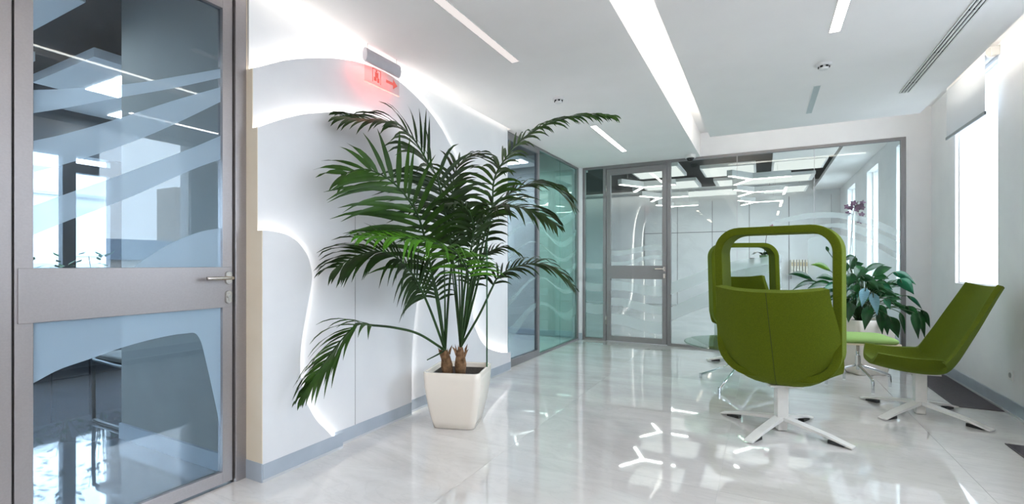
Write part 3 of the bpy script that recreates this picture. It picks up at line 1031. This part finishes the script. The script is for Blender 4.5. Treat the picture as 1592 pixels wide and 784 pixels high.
# largest, frontmost fronds first (their leaflets are single objects)
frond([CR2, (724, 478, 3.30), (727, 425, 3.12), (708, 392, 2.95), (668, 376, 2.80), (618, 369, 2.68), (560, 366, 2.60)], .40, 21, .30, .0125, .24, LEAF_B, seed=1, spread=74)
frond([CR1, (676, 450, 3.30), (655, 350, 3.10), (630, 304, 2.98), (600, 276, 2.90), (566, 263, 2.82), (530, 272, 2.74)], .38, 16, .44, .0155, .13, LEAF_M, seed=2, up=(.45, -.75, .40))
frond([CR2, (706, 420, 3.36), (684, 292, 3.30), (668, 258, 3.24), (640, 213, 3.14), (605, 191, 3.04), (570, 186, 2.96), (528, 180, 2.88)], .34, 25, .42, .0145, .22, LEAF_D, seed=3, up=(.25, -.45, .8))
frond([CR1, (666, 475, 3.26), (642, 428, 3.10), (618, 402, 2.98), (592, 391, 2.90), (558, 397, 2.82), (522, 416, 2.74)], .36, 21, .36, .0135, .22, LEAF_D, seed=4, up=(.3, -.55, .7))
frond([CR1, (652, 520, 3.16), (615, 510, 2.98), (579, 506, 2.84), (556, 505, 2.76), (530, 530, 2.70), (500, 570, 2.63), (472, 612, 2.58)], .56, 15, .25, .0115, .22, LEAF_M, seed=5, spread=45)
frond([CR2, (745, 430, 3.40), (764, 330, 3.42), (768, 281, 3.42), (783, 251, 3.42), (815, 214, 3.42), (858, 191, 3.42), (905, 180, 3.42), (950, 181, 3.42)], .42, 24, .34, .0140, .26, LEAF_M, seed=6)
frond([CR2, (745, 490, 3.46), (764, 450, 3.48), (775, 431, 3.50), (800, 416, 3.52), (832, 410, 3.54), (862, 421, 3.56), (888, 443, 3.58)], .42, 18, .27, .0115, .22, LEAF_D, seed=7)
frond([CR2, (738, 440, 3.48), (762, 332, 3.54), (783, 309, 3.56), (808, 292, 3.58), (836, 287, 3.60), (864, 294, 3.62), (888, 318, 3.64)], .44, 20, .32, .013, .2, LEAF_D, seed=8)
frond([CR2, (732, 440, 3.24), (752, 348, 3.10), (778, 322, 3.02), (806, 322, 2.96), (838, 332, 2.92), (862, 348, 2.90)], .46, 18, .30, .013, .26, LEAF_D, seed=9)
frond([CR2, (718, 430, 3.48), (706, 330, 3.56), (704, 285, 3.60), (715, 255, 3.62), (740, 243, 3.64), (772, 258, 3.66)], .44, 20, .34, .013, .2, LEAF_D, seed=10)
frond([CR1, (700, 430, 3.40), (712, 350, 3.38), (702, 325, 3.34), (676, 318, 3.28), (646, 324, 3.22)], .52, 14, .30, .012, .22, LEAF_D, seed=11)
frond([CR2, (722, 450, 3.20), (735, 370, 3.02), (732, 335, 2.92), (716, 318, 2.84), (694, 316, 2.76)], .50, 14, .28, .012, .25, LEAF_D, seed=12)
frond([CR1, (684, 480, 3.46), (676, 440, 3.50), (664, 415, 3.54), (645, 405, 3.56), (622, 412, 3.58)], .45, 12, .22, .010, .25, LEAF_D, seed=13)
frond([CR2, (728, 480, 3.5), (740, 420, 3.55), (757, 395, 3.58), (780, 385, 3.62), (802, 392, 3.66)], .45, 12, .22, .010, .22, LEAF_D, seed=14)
for nm, r_ in rest.items():
    o = MB()
    o.v, o.f = r_.v, r_.f
    tag(o.build('foliage', bpy.data.materials[nm], palm, smooth=True), kind='stuff')
# bare young stalks, fibrous bases, stake
for a, b in ((CR1, (668, 410, 3.36)), (CR1, (690, 380, 3.30)), (CR2, (700, 400, 3.36)), (CR2, (712, 380, 3.30)), (CR1, (664, 560, 3.30)), (CR2, (736, 470, 3.34))):
    p, q = at(*a), at(*b)
    MB().tube([PW @ p, PW @ p.lerp(q, .5) + Vector((.004, 0, 0)), PW @ q], [.008, .006, .004], 6).build('stalk', STALK, palm, smooth=True)
for (x, y, D), lean in ((CR1, (-.0, .0)), (CR2, (.0, .0))):
    top = at(x, y, D)
    ft = at(x + (4 if x < 700 else 0), 585, D)
    ft.z = .365
    rings = MB()
    rings.tube([PW @ ft, PW @ ft.lerp(top, .35), PW @ ft.lerp(top, .75), PW @ top], [.036, .042, .03, .016], 12)
    tr = rings.build('trunk', BARK, palm, smooth=True)
    hb = MB()
    rnd = random.Random(x)
    for k in range(11):
        a = rnd.uniform(0, 6.28)
        s = rnd.uniform(.1, .8)
        p = ft.lerp(top, s)
        d = Vector((math.cos(a), math.sin(a), 0))
        p0 = p + d * .034
        p1_ = p + d * rnd.uniform(.05, .068) + Vector((0, 0, rnd.uniform(.05, .09)))
        side = Vector((-d.y, d.x, 0)) * .013
        hb.add([PW @ (p0 - side), PW @ (p0 + side), PW @ p1_, PW @ (p + d * .03 + Vector((0, 0, .03)))], [(0, 1, 2), (0, 2, 3), (1, 3, 2), (0, 3, 1)])
    hb.build('fibre', BARK, tr)
sk = thing('plant_stake', 'thin green plant stake upright in the planter among the palm stalks', 'stake', at(757, 574, 3.47))
zz = EYE + 3.47 * (410 - 372) / 742 - sk.location.z
MB().tube([(0, 0, -.02), (0, 0, zz)], .0055, 8).build('cane', mat('green_cane', (30, 92, 52), .4), sk, smooth=True)

# ------------------------------------------------------------------ leafy plant behind the chairs
pl2 = planter('white square planter of the leafy plant against the far glazing', (.935, 6.2), R(30), .565, .215, .165)
POTB = Vector((.935, 6.2, .53))
lily = thing('leafy_plant', 'bushy plant with broad glossy drooping leaves in front of the glazing', 'plant', POTB)
def lily_leaf(bx, by, tx, ty, D0, D1, wpx, m, bend=.12, roll=0.0):
    wpx *= .76
    p, q = at(bx, by, D0), at(tx, ty, D1)
    hw = wpx / 742 * D0 * .5
    ax = q - p
    L = ax.length
    ax.normalize()
    view = (p - Vector((0, 0, EYE))).normalized()
    side = ax.cross(view)
    side = side.normalized() if side.length > .05 else Vector((1, 0, 0))
    nor = side.cross(ax).normalized()
    side = (side * math.cos(roll) + nor * math.sin(roll)).normalized()
    nor = side.cross(ax).normalized()
    if nor.z < 0:
        nor = -nor
    mb = MB()
    seg = 8
    prof = (.06, .55, .88, 1.0, .97, .82, .58, .28, .02)
    for i in range(seg + 1):
        s = i / seg
        c = p + ax * L * s + Vector((0, 0, 1)) * bend * L * math.sin(math.pi * s)
        wv = hw * prof[i]
        rip = .06 * wv * math.sin(i * 2.4)
        for e in (-1, -.5, 0, .5, 1):
            v = c + side * wv * e + nor * (abs(e) * wv * .32 + rip * abs(e))
            v.x = min(v.x, 1.655)
            v.y = min(v.y, 6.905)
            mb.v.append(tuple(v - POTB))
    for i in range(seg):
        for e in range(4):
            a = i * 5 + e
            mb.f.append((a, a + 1, a + 6, a + 5))
    lf_ = mb.build('leaf', m, lily, smooth=True)
    # stem from the pot
    r0 = POTB + Vector((random.uniform(-.05, .05), random.uniform(-.05, .05), 0))
    mid = r0.lerp(p, .5) + Vector((0, 0, .10))
    MB().tube([v - POTB for v in spline([r0, mid, p, p.lerp(q, .25)], 4)], .0042, 5).build('stem', STALK, lf_, smooth=True)
    return lf_
LV = [(1264, 436, 1225, 427, 5.0, 4.95, 12, LILY), (1292, 422, 1260, 412, 5.05, 5.0, 11, LILYY), (1298, 436, 1268, 433, 4.95, 4.9, 12, LILY), (1272, 440, 1231, 452, 4.9, 4.82, 10, LILY),
      (1294, 443, 1255, 449, 4.85, 4.8, 13, LILY), (1312, 404, 1331, 400, 5.1, 5.1, 10, LILY), (1322, 418, 1343, 410, 5.1, 5.05, 14, LILY), (1342, 424, 1377, 412, 5.05, 5.05, 12, LILY),
      (1356, 430, 1387, 416, 5.0, 4.95, 16, LILY), (1388, 424, 1424, 443, 5.0, 4.95, 15, LILY2), (1396, 434, 1421, 458, 4.9, 4.85, 22, LILY2), (1344, 416, 1328, 438, 4.95, 4.85, 24, LILY),
      (1346, 448, 1340, 478, 4.62, 4.56, 17, SILVER), (1356, 455, 1364, 491, 4.60, 4.54, 17, SILVER), (1352, 476, 1344, 514, 4.66, 4.60, 20, LILY), (1366, 486, 1372, 521, 4.7, 4.66, 14, LILY),
      (1382, 492, 1397, 526, 4.75, 4.7, 22, LILY), (1376, 488, 1380, 522, 4.82, 4.78, 16, LILY), (1399, 486, 1407, 520, 4.85, 4.8, 9, LILY), (1408, 476, 1430, 500, 4.85, 4.8, 16, LILY), (1420, 486, 1428, 528, 4.8, 4.74, 15, LILY),
      (1428, 484, 1438, 527, 4.85, 4.78, 12, LILY), (1432, 482, 1446, 510, 4.88, 4.84, 12, LILY), (1410, 460, 1434, 482, 4.95, 4.9, 8, LILY2), (1372, 462, 1404, 461, 4.85, 4.82, 8, LILY),
      (1376, 464, 1384, 482, 4.72, 4.66, 12, LILY2), (1368, 450, 1404, 446, 4.95, 4.95, 11, LILY), (1374, 450, 1398, 437, 5.0, 5.0, 12, LILY), (1322, 470, 1319, 502, 4.72, 4.66, 20, LILY), (1326, 425, 1318, 448, 4.8, 4.75, 18, LILY),
      (1332, 440, 1326, 466, 4.85, 4.8, 16, LILY), (1348, 438, 1366, 452, 4.75, 4.7, 20, LILY), (1338, 430, 1360, 442, 4.85, 4.8, 16, LILY), (1318, 410, 1309, 430, 5.1, 5.05, 14, LILY), (1306, 440, 1290, 460, 4.9, 4.85, 14, LILY),
      (1300, 455, 1280, 478, 4.85, 4.8, 14, LILY), (1288, 392, 1284, 383, 5.1, 5.1, 6, LILY), (1360, 440, 1384, 452, 4.9, 4.85, 15, LILY), (1384, 470, 1412, 486, 4.9, 4.85, 9, LILY), (1350, 460, 1330, 480, 4.9, 4.86, 16, LILY),
      (1362, 474, 1380, 500, 4.9, 4.85, 18, LILY), (1330, 400, 1322, 420, 5.05, 5.0, 13, LILY), (1318, 452, 1310, 486, 4.95, 4.9, 16, LILY), (1340, 455, 1322, 462, 5.1, 5.1, 14, LILY)]
for a in LV:
    lily_leaf(*a)
rl = random.Random(11)
for k in range(40):
    an = rl.uniform(-1.0, 1.0)
    bx, by = 1340 + 52 * an + rl.uniform(-8, 8), 436 + 24 * abs(an) + rl.uniform(-14, 26)
    ln = rl.uniform(20, 36)
    aa = rl.uniform(.15, 1.1)
    D_ = rl.uniform(4.75, 5.2)
    lily_leaf(bx, by, bx + (1 if an > 0 else -1) * ln * math.cos(aa), by + ln * math.sin(aa) - 4, D_, D_ - .06, rl.uniform(9, 15), rl.choice((LILY, LILY, LILY, LILY2)), .14)
# stripes of the two silvery leaves come from a wave in their material
t_ = SILVER.node_tree
wv_ = N(SILVER, 'ShaderNodeTexWave')
wv_.inputs['Scale'].default_value = 24
wv_.inputs['Distortion'].default_value = 1.5
wv_.bands_direction = 'Z'
tc_ = N(SILVER, 'ShaderNodeTexCoord')
t_.links.new(tc_.outputs['Object'], wv_.inputs['Vector'])
mx_ = N(SILVER, 'ShaderNodeMix', data_type='RGBA')
mx_.inputs['A'].default_value = (*lin((40, 92, 104)), 1)
mx_.inputs['B'].default_value = (*lin((150, 192, 206)), 1)
t_.links.new(wv_.outputs['Fac'], mx_.inputs['Factor'])
t_.links.new(mx_.outputs['Result'], t_.nodes['Principled BSDF'].inputs['Base Color'])

# ================================================================== ROOM BEHIND THE BACK GLAZING
FY = 14.0
struct('floor', box(-5.2, XR + .3, YB, FY, -.05, -.001), FLOOR2)
struct('ceiling', box(-5.2, XR + .3, YB + .06, FY, 3.25, 3.35), DARKC)
struct('wall_far', box(-5.2, XR + .3, FY, FY + .1, 0, 3.35), WALL)
wr = MB()
wins = ((7.55, 8.5), (9.7, 10.65), (11.9, 12.85))
ya = YB + .05
for y0, y1 in wins:
    wr.box(XR, WX, ya, y0, 0, 3.3)
    wr.box(XR, WX, y0, y1, 0, .9)
    wr.box(XR, WX, y0, y1, 2.8, 3.3)
    ya = y1
wr.box(XR, WX, ya, FY, 0, 3.3)
struct('wall_right', wr, WALL)
for i, (y0, y1) in enumerate(wins):
    r_ = estruct('window_%d' % (3 + i), (XR + .1, y0, .9))
    box(0, .008, 0, y1 - y0, 0, 1.9).build('pane', GL_WIN, r_)
    MB().box(-.01, .03, 0, .02, 0, 1.9).box(-.01, .03, y1 - y0 - .02, y1 - y0, 0, 1.9).build('window_frame', WHITEM, r_)
struct('ceiling', box(1.12, XR, YB + .07, FY, 2.98, 3.05), CEIL)
# wall cupboards as tall white doors across the far wall
cb = thing('wall_cupboard', 'row of tall white cupboard doors along the far wall behind the glazing', 'cupboard', (-.6, FY - .02, 0))
x = -2.4
while x < 2.1:
    for z0, z1 in ((.0, 2.0), (2.014, 2.85)):
        box(x + .007, x + .893, -.022, -.004, z0 + .003, z1).build('cupboard_door', WALL, cb)
    x += .9
box(-2.4, 2.1, -.004, .0, 0, 2.85).build('carcass', vary(mat('grey_cupboard_gap', (120, 124, 126), .7), (110, 114, 116), 3, 3, .5), cb)
# white ceiling rafts
rafts = ((-4.2, -2.9, 7.4, 8.6), (-2.5, -1.1, 7.3, 8.3), (-2.2, -1.3, 8.7, 9.8), (-.9, -.1, 7.5, 8.4), (.15, 1.0, 7.5, 9.0), (.15, .95, 9.15, 10.1), (-1.0, -.1, 9.2, 10.2), (-2.4, -1.2, 10.4, 11.4), (-.9, .9, 10.7, 11.5), (-2.2, -.3, 12.0, 13.0), (0, .9, 12.2, 13.2))
for x0, x1, y0, y1 in rafts:
    o = box(-(x1 - x0) / 2, (x1 - x0) / 2, -(y1 - y0) / 2, (y1 - y0) / 2, 0, .06).build('ceiling_raft', CEIL, loc=((x0 + x1) / 2, (y0 + y1) / 2, 2.86))
    row = 'beside the nearest pendants' if y0 < 9 else 'beside the middle pendants' if y0 < 11 else 'beside the farthest pendants'
    side = 'through the far door' if x0 < -1.05 else 'above the chairs' if x0 < 0 else 'toward the windows'
    nth = sum(1 for q in rafts[:rafts.index((x0, x1, y0, y1))] if (q[2] < 9, q[2] < 11, q[0] < -1.05, q[0] < 0) == (y0 < 9, y0 < 11, x0 < -1.05, x0 < 0))
    tag(o, '%s acoustic ceiling panel %s, %s' % (('white', 'second white', 'third white')[nth], row, side), 'ceiling panel', 'ceiling rafts behind the back glazing')
    rod = MB()
    for sx in (-.3, .3):
        rod.tube([(sx, 0, .06), (sx, 0, .39)], .004, 6)
    rod.build('hanger', STEEL, o)
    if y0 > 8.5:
        box(-(x1 - x0) * .46, (x1 - x0) * .46, -(y1 - y0) * .46, (y1 - y0) * .46, -.006, -.0005).build('diffuser', E_RAFTFILL, o)  # glowing underside added to brighten the room, no lamp in the raft
cw = thing('cove_light', 'strip light washing the top of the far wall beyond the glazing', 'light', (-1.6, FY - .3, 3.1))
box(-3.4, 2.6, -.02, .02, 0, .03).build('light_strip', E_SLOT, cw)
box(-3.42, 2.62, -.04, -.025, -.03, .05).build('baffle', PLAST, cw)
# Y shaped pendants
def ylamp(loc, rot, lab):
    t = thing('pendant_lamp', lab, 'lamp', loc, rot, 'white Y shaped pendants behind the glazing')
    for k in range(3):
        a = R(90 + 120 * k)
        d = Vector((math.cos(a), math.sin(a), 0))
        c = d * .30
        MB().obox((c.x, c.y), a, .30, .05, 0, .10).build('arm', PLAST, t)
        MB().obox((c.x, c.y), a, .295, .024, -.006, -.0005).build('diffuser', E_Y, t)
        MB().tube([d * .4 + Vector((0, 0, .1)), d * .4 + Vector((0, 0, .62))], .002, 5).build('wire', STEEL, t)
for x in (-.17, -2.03):
    for y in (9.3, 11.0, 12.8):
        ylamp((x, y, 2.62), R(28), 'white Y shaped pendant lamp, %s of the row seen %s' % ({9.3: 'nearest', 11.0: 'middle', 12.8: 'farthest'}[y], 'through the far glass door' if x < -1 else 'through the glazing above the chairs'))
# shelf with white binders, orchids and a counter
sh = thing('wall_shelf', 'thin white shelf with white binders on the far wall', 'shelf', (.94, FY - .16, .86))
box(-.4, .4, -.12, .12, 0, .025).build('board', WALL, sh)
for x in (-.3, .3):
    box(x - .01, x + .01, -.02, .12, -.1, 0).build('bracket', STEEL, sh)
BIND = vary(mat('white_binder', (244, 240, 232), .5), (230, 222, 206), 20, 2, .8)
for k in range(9):
    o = box(-.022, .022, -.1, .1, 0, .36).build('binder', BIND, loc=(.66 + k * .062, FY - .16, .886))
    box(-.014, .014, -.1015, -.1, .2, .3).build('spine_label', mat('spine_label', (200, 180, 140), .6), o)
    tag(o, 'slim white binder, %s from the left on the far wall shelf' % ('first', 'second', 'third', 'fourth', 'fifth', 'sixth', 'seventh', 'eighth', 'ninth')[k], 'binder', 'white binders on the far shelf')
ORD = ('first', 'second', 'third', 'fourth', 'fifth', 'sixth', 'seventh', 'eighth', 'ninth')
def cantilever(t, m1, m2):
    for s in (-.24, .24):
        MB().tube(spline([(s, -.24, .86), (s, -.26, .60), (s, -.25, .45), (s, .16, .45), (s, .22, .42), (s, .22, .06), (s, .17, .015), (s, -.26, .015)], 5), .0125, 8).build('frame_tube', m1, t, smooth=True)
    MB().tube([(-.24, -.26, .015), (.24, -.26, .015)], .0125, 8).build('cross_tube', m1, t, smooth=True)
    box(-.235, .235, -.22, .22, .455, .50).build('seat', m2, t, bevel=.012)
    MB().prism([(-.235, .62), (.235, .62), (.22, .9), (-.22, .9)], 'y', -.275, -.245).build('backrest', m2, t, bevel=.008)

ct = thing('counter', 'narrow white counter behind the back glazing carrying a small orchid', 'counter', (-.22, 7.95, 0))
box(-.42, .42, -.18, .18, .06, 1.13).build('carcass', WALL, ct)
box(-.44, .44, -.2, .2, 1.13, 1.16).build('worktop', WALL, ct)
box(-.40, .40, -.16, .17, 0, .06).build('plinth', BASEB, ct)
o = box(-.03, .03, -.03, .03, 0, .07).build('box', mat('brown_card', (92, 66, 50), .6), loc=(-.13, 7.86, 1.16), bevel=.003)
tag(o, 'small brown box on the white counter', 'box')
o.name = 'card_box'
box(-.031, .031, -.031, .031, .05, .072).build('lid', mat('brown_card_lid', (70, 50, 40), .6), o)
def orchid(label, base, h_, lean, nfl, pm, fm, seed):
    rnd = random.Random(seed)
    t = thing('orchid', label, 'plant', base)
    MB().lathe([(.0, 0), (.045, 0), (.058, .11), (.062, .115), (.054, .115), (.05, .1), (.0, .1)], n=20).build('pot', pm, t)
    for k in range(5):
        a = k * 1.3
        d = Vector((math.cos(a), math.sin(a), 0))
        s = Vector((-d.y, d.x, 0))
        mb = MB()
        for i, (r_, z, w_) in enumerate(((.0, .1, .012), (.06, .15, .032), (.13, .16, .034), (.19, .12, .004))):
            mb.v += [tuple(d * r_ - s * w_ + Vector((0, 0, z))), tuple(d * r_ + s * w_ + Vector((0, 0, z)))]
        mb.f = [(0, 1, 3, 2), (2, 3, 5, 4), (4, 5, 7, 6)]
        mb.build('leaf', LILY, t, smooth=True)
    st_ = spline([(0, 0, .1), (lean * .3, 0, h_ * .5), (lean * .7, .0, h_ * .85), (lean * 1.4, 0, h_)], 6)
    MB().tube(st_, .004, 6).build('stem', mat('orchid_stem', (70, 52, 50), .6), t, smooth=True)
    for k in range(nfl):
        c = st_[-1 - k % 9] + Vector((rnd.uniform(-.09, .09), rnd.uniform(-.05, .05), rnd.uniform(-.07, .05)))
        mb = MB()
        for j in range(5):
            a = j * 2 * math.pi / 5 + rnd.uniform(-.2, .2)
            d = Vector((math.cos(a), .35 * rnd.uniform(-1, 1), math.sin(a)))
            s = d.cross(Vector((0, 1, 0))).normalized()
            q = [c, c + d * .02 + s * .014, c + d * .042, c + d * .02 - s * .014]
            mb.add(q, [(0, 1, 2, 3)])
        mb.lathe([(0, -.005), (.006, 0), (0, .005)], c, 8)
        mb.build('flower', fm, t)
PINK = vary(mat('purple_orchid_petal', (140, 84, 124), .5), (108, 58, 100), 30, 2, .9)
orchid('tall purple orchid on a white stand behind the glazing near the windows', (1.03, 7.75, .98), 1.0, .07, 15, POT, PINK, 3)
ot = thing('plant_stand', 'white pedestal stand under the purple orchid behind the glazing', 'stand', (1.03, 7.75, 0))
box(-.16, .16, -.16, .16, .03, .95).build('column', WALL, ot, bevel=.004)
box(-.18, .18, -.18, .18, .95, .98).build('top', WALL, ot)
box(-.17, .17, -.17, .17, 0, .03).build('foot', WALL, ot)
orchid('small pink orchid in a green pot on the white counter', (.02, 7.9, 1.16), .5, .06, 4, mat('green_pot', (96, 132, 88), .4), mat('pink_petal', (208, 140, 160), .5), 5)
# left side of that room
struct('wall_left', box(-5.2, -5.1, YB, FY, 0, 3.3), WALL)

# ================================================================== ROOM BEHIND THE FAR LEFT PARTITION
struct('floor', box(-6.6, XL, 4.2, 7.0, -.05, -.001), FLOOR2)
struct('ceiling', box(-6.6, XL - .05, 4.2, 7.0, 2.9, 3.0), DARKC)
struct('wall_far', box(-6.6, -2.6, 6.98, 7.06, 0, 3.3), GREYW)
wl = struct('wall_inner', box(-6.6, -2.55, 4.2, 4.3, 0, 2.95), GREYW)
struct('wall_left', box(-6.7, -6.6, 4.2, 7.0, 0, 2.95), GREYW)
struct('baseboard_inner', box(-6.6, -2.6, 6.962, 6.98, 0, .1), BASEB)
struct('baseboard_left', box(-6.6, -6.585, 4.3, 6.98, 0, .1), BASEB)
for k, (x, y) in enumerate(((-3.6, 5.2), (-5.0, 5.2), (-3.6, 6.3), (-5.0, 6.3))):
    t = thing('ceiling_raft', 'white acoustic ceiling panel in the teal glazed room, %s' % ('nearest its door', 'deep behind its door', 'nearest the far corner', 'deep in the far corner')[k], 'ceiling panel', (x, y, 2.66), 0, 'ceiling rafts in the teal glazed room')
    box(-.55, .55, -.42, .42, 0, .05).build('panel', CEIL, t)
    box(-.5, .5, -.12, .12, -.006, -.0005).build('diffuser', E_ROOM, t)  # lamp added under each raft to brighten this room
    MB().tube([(-.3, 0, .05), (-.3, 0, .24)], .004, 6).tube([(.3, 0, .05), (.3, 0, .24)], .004, 6).build('hanger', STEEL, t)

# ================================================================== ROOM BEHIND THE NEAR LEFT DOOR
struct('floor', box(-6.6, XL, YR, 4.2, -.05, -.001), FLOORG)
struct('ceiling', box(-6.6, XL - .07, YR, 4.2, 3.0, 3.1), DARKC)
struct('wall_inner', box(-3.75, XL - .07, 1.595, 1.75, 0, 3.0), vary(mat('mid_grey_wall_paint', (160, 163, 160), .6), (150, 153, 150), 4, 3, .6))
struct('baseboard_inner', box(-3.75, XL - .07, 1.58, 1.595, 0, .1), BASEB)
struct('wall_rear', box(-6.6, XL - .1, YR - .1, YR, 0, 3.0), GREYW)
ww = MB()
WW = -6.55
ww.box(WW - .2, WW, YR, 4.3, 0, .72)
ww.box(WW - .2, WW, YR, 4.3, 2.32, 3.0)
struct('wall_window', ww, vary(mat('slate_sill_wall', (110, 120, 130), .35), (100, 110, 120), 4, 3, .6))
wf = estruct('window_6', (WW - .1, 0, .72))
ym = [YR + .05, -1.2, -.2, .8, 1.62]
for y in ym:
    box(-.04, .04, y - .04, y + .04, 0, 1.6).build('mullion', DARKM, wf)
for y0, y1 in ((2.28, 2.392), (2.70, 2.83), (3.6, 3.7)):
    box(-.05, .05, y0, y1, 0, 1.6).build('mullion', DARKM, wf)
box(-.05, .05, 2.392, 2.70, 1.42, 1.52).build('sash_rail', DARKM, wf)
box(-.003, .003, YR, 4.2, 0, 1.6).build('pane', GL_WIN, wf)
# floating rafts with lamps
for i, (x0, x1, y0, y1) in enumerate(((-3.4, -2.75, .35, .85), (-4.0, -3.2, -.6, .2), (-4.6, -3.6, .75, 1.35), (-5.6, -4.8, .6, 1.5), (-5.5, -4.4, 1.7, 2.5), (-6.3, -5.4, 2.0, 3.2), (-4.7, -3.9, 2.1, 2.9), (-6.2, -5.7, .2, 1.0))):
    t = thing('ceiling_raft', 'white acoustic ceiling panel behind the near glass door, %s' % ('in its top corner', 'hidden behind its jamb', 'large, right above the dark void', 'lit, in the middle depth', 'lit, beyond the wall end', 'by the far window', 'small, beyond the wall end', 'small, by the far mullions')[i], 'ceiling panel', ((x0 + x1) / 2, (y0 + y1) / 2, 2.66 + .03 * (i % 3)), 0, 'ceiling rafts behind the near door')
    hx, hy = (x1 - x0) / 2, (y1 - y0) / 2
    box(-hx, hx, -hy, hy, 0, .07).build('panel', CEIL, t)
    MB().tube([(-hx * .6, 0, .07), (-hx * .6, 0, .27)], .003, 6).tube([(hx * .6, 0, .07), (hx * .6, 0, .27)], .003, 6).build('hanger', STEEL, t)
    if i in (1, 2, 4, 5, 6):
        box(-hx * .6, hx * .6, -.12, .12, -.006, -.0005).build('diffuser', E_LAMP, t)
cc = thing('cantilever_chair', 'dark tubular cantilever chair behind the near glass door', 'chair', (-4.08, 1.90, 0), R(90))
cantilever(cc, mat('dark_chrome', (74, 78, 80), .3, .6), vary(mat('charcoal_leather', (92, 92, 88), .5), (78, 78, 74), 40, 3, .7))
# planter trough with bushy plants at the window
for i, y in enumerate((1.9, 2.2, 2.5, 2.8, 3.1)):
    t = thing('sill_plant', 'bushy green plant in a grey trough, %s from the left at the meeting room window' % ('first', 'second', 'third', 'fourth', 'fifth')[i], 'plant', (-6.3, y, 0), 0, 'plants along the meeting room window')
    box(-.12, .12, -.145, .145, 0, .42).build('trough', DARKM, t, bevel=.004)
    rnd = random.Random(40 + i)
    mb = MB()
    st_ = MB()
    for k in range(70):
        a, r_ = rnd.uniform(0, 6.28), rnd.uniform(.0, .16)
        z = .42 + .82 * rnd.random() ** .8 if k > 10 else rnd.uniform(.42, .6)
        c = Vector((r_ * math.cos(a), r_ * math.sin(a), z))
        d = Vector((math.cos(a), math.sin(a), rnd.uniform(-.4, .7))).normalized()
        s = d.cross(Vector((0, 0, 1))).normalized()
        mb.add([c, c + d * .04 + s * .022, c + d * .09, c + d * .04 - s * .022], [(0, 1, 2, 3)])
        if k % 5 == 0:
            st_.tube([(0, 0, .4), c], .003, 4)
    tag(mb.build('foliage', leafmat('sill_leaf', (50, 110, 60), (34, 84, 44)), t), kind='stuff')
    st_.build('stem', STALK, t)

# ================================================================== OUTSIDE
struct('ground', box(-220, 320, -220, 320, -12.2, -12), vary(mat('grey_street', (150, 150, 150), .9), (130, 130, 130), .1, 4, .8))
FAC = vary(mat('pale_render', (232, 230, 226), .8), (222, 220, 216), .6, 4, .7)
b1 = thing('building', 'pale building with ribbed lower wall outside the meeting room window', 'building', (-16, 5, -12))
box(-4, 0, -9, 9, 0, 15.6).build('wall', FAC, b1)
rib = MB()
y = -8.9
while y < 8.9:
    rib.box(0, .05, y, y + .07, 10.2, 13.05)
    y += .16
tag(rib.build('ribbed_cladding', vary(mat('ribbed_metal', (214, 220, 224), .5), (204, 210, 214), 2, 3, .5), b1), kind='stuff')
box(-.2, .14, -9, 9, 13.05, 13.16).build('ledge', GREYW, b1)
box(-.2, .10, -9, 9, 14.9, 14.98).build('ledge', GREYW, b1)
for y in (-5, -1.6, .55, 3.2, 6.2):
    f_ = box(-.05, .06, y, y + .9, 13.35, 14.7).build('window_frame', WHITEM, b1)
    box(.06, .065, y + .08, y + .82, 13.43, 14.62).build('pane', mat('pale_window', (206, 216, 222), .1), f_)
ac = box(.05, .35, .25, .95, 12.5, 13.0).build('air_conditioner', PLAST, b1, bevel=.02)
b2 = thing('building', 'beige apartment tower reflected in the near glass door', 'building', (150, 83.5, -12))
TW = vary(mat('beige_concrete', (198, 186, 172), .9), (184, 172, 158), .3, 4, .7)
box(0, 10, -4.2, 4.2, 0, 36).build('wall', TW, b2)
for r_ in range(7):
    for c_ in range(2):
        f_ = box(-.12, .0, -2.8 + c_ * 3.6, -.9 + c_ * 3.6, 3 + r_ * 4.7, 5.6 + r_ * 4.7).build('window_frame', WHITEM, b2)
        box(-.14, -.12, -2.6 + c_ * 3.6, -1.1 + c_ * 3.6, 3.2 + r_ * 4.7, 5.4 + r_ * 4.7).build('pane', mat('dark_window', (110, 120, 130), .1), f_)
    box(-.9, -.02, 1.2, 2.4, 2.2 + r_ * 4.7, 2.9 + r_ * 4.7).build('air_conditioner', PLAST, b2)
b3 = thing('building', 'long low blue roofed building below the beige tower', 'building', (120, 60, -12))
box(0, 20, -30, 20, 0, 14).build('wall', FAC, b3)
MB().prism([(-1, 14), (21, 14), (10, 19)], 'y', -31, 21).build('roof', mat('blue_grey_roof', (128, 146, 164), .6), b3)
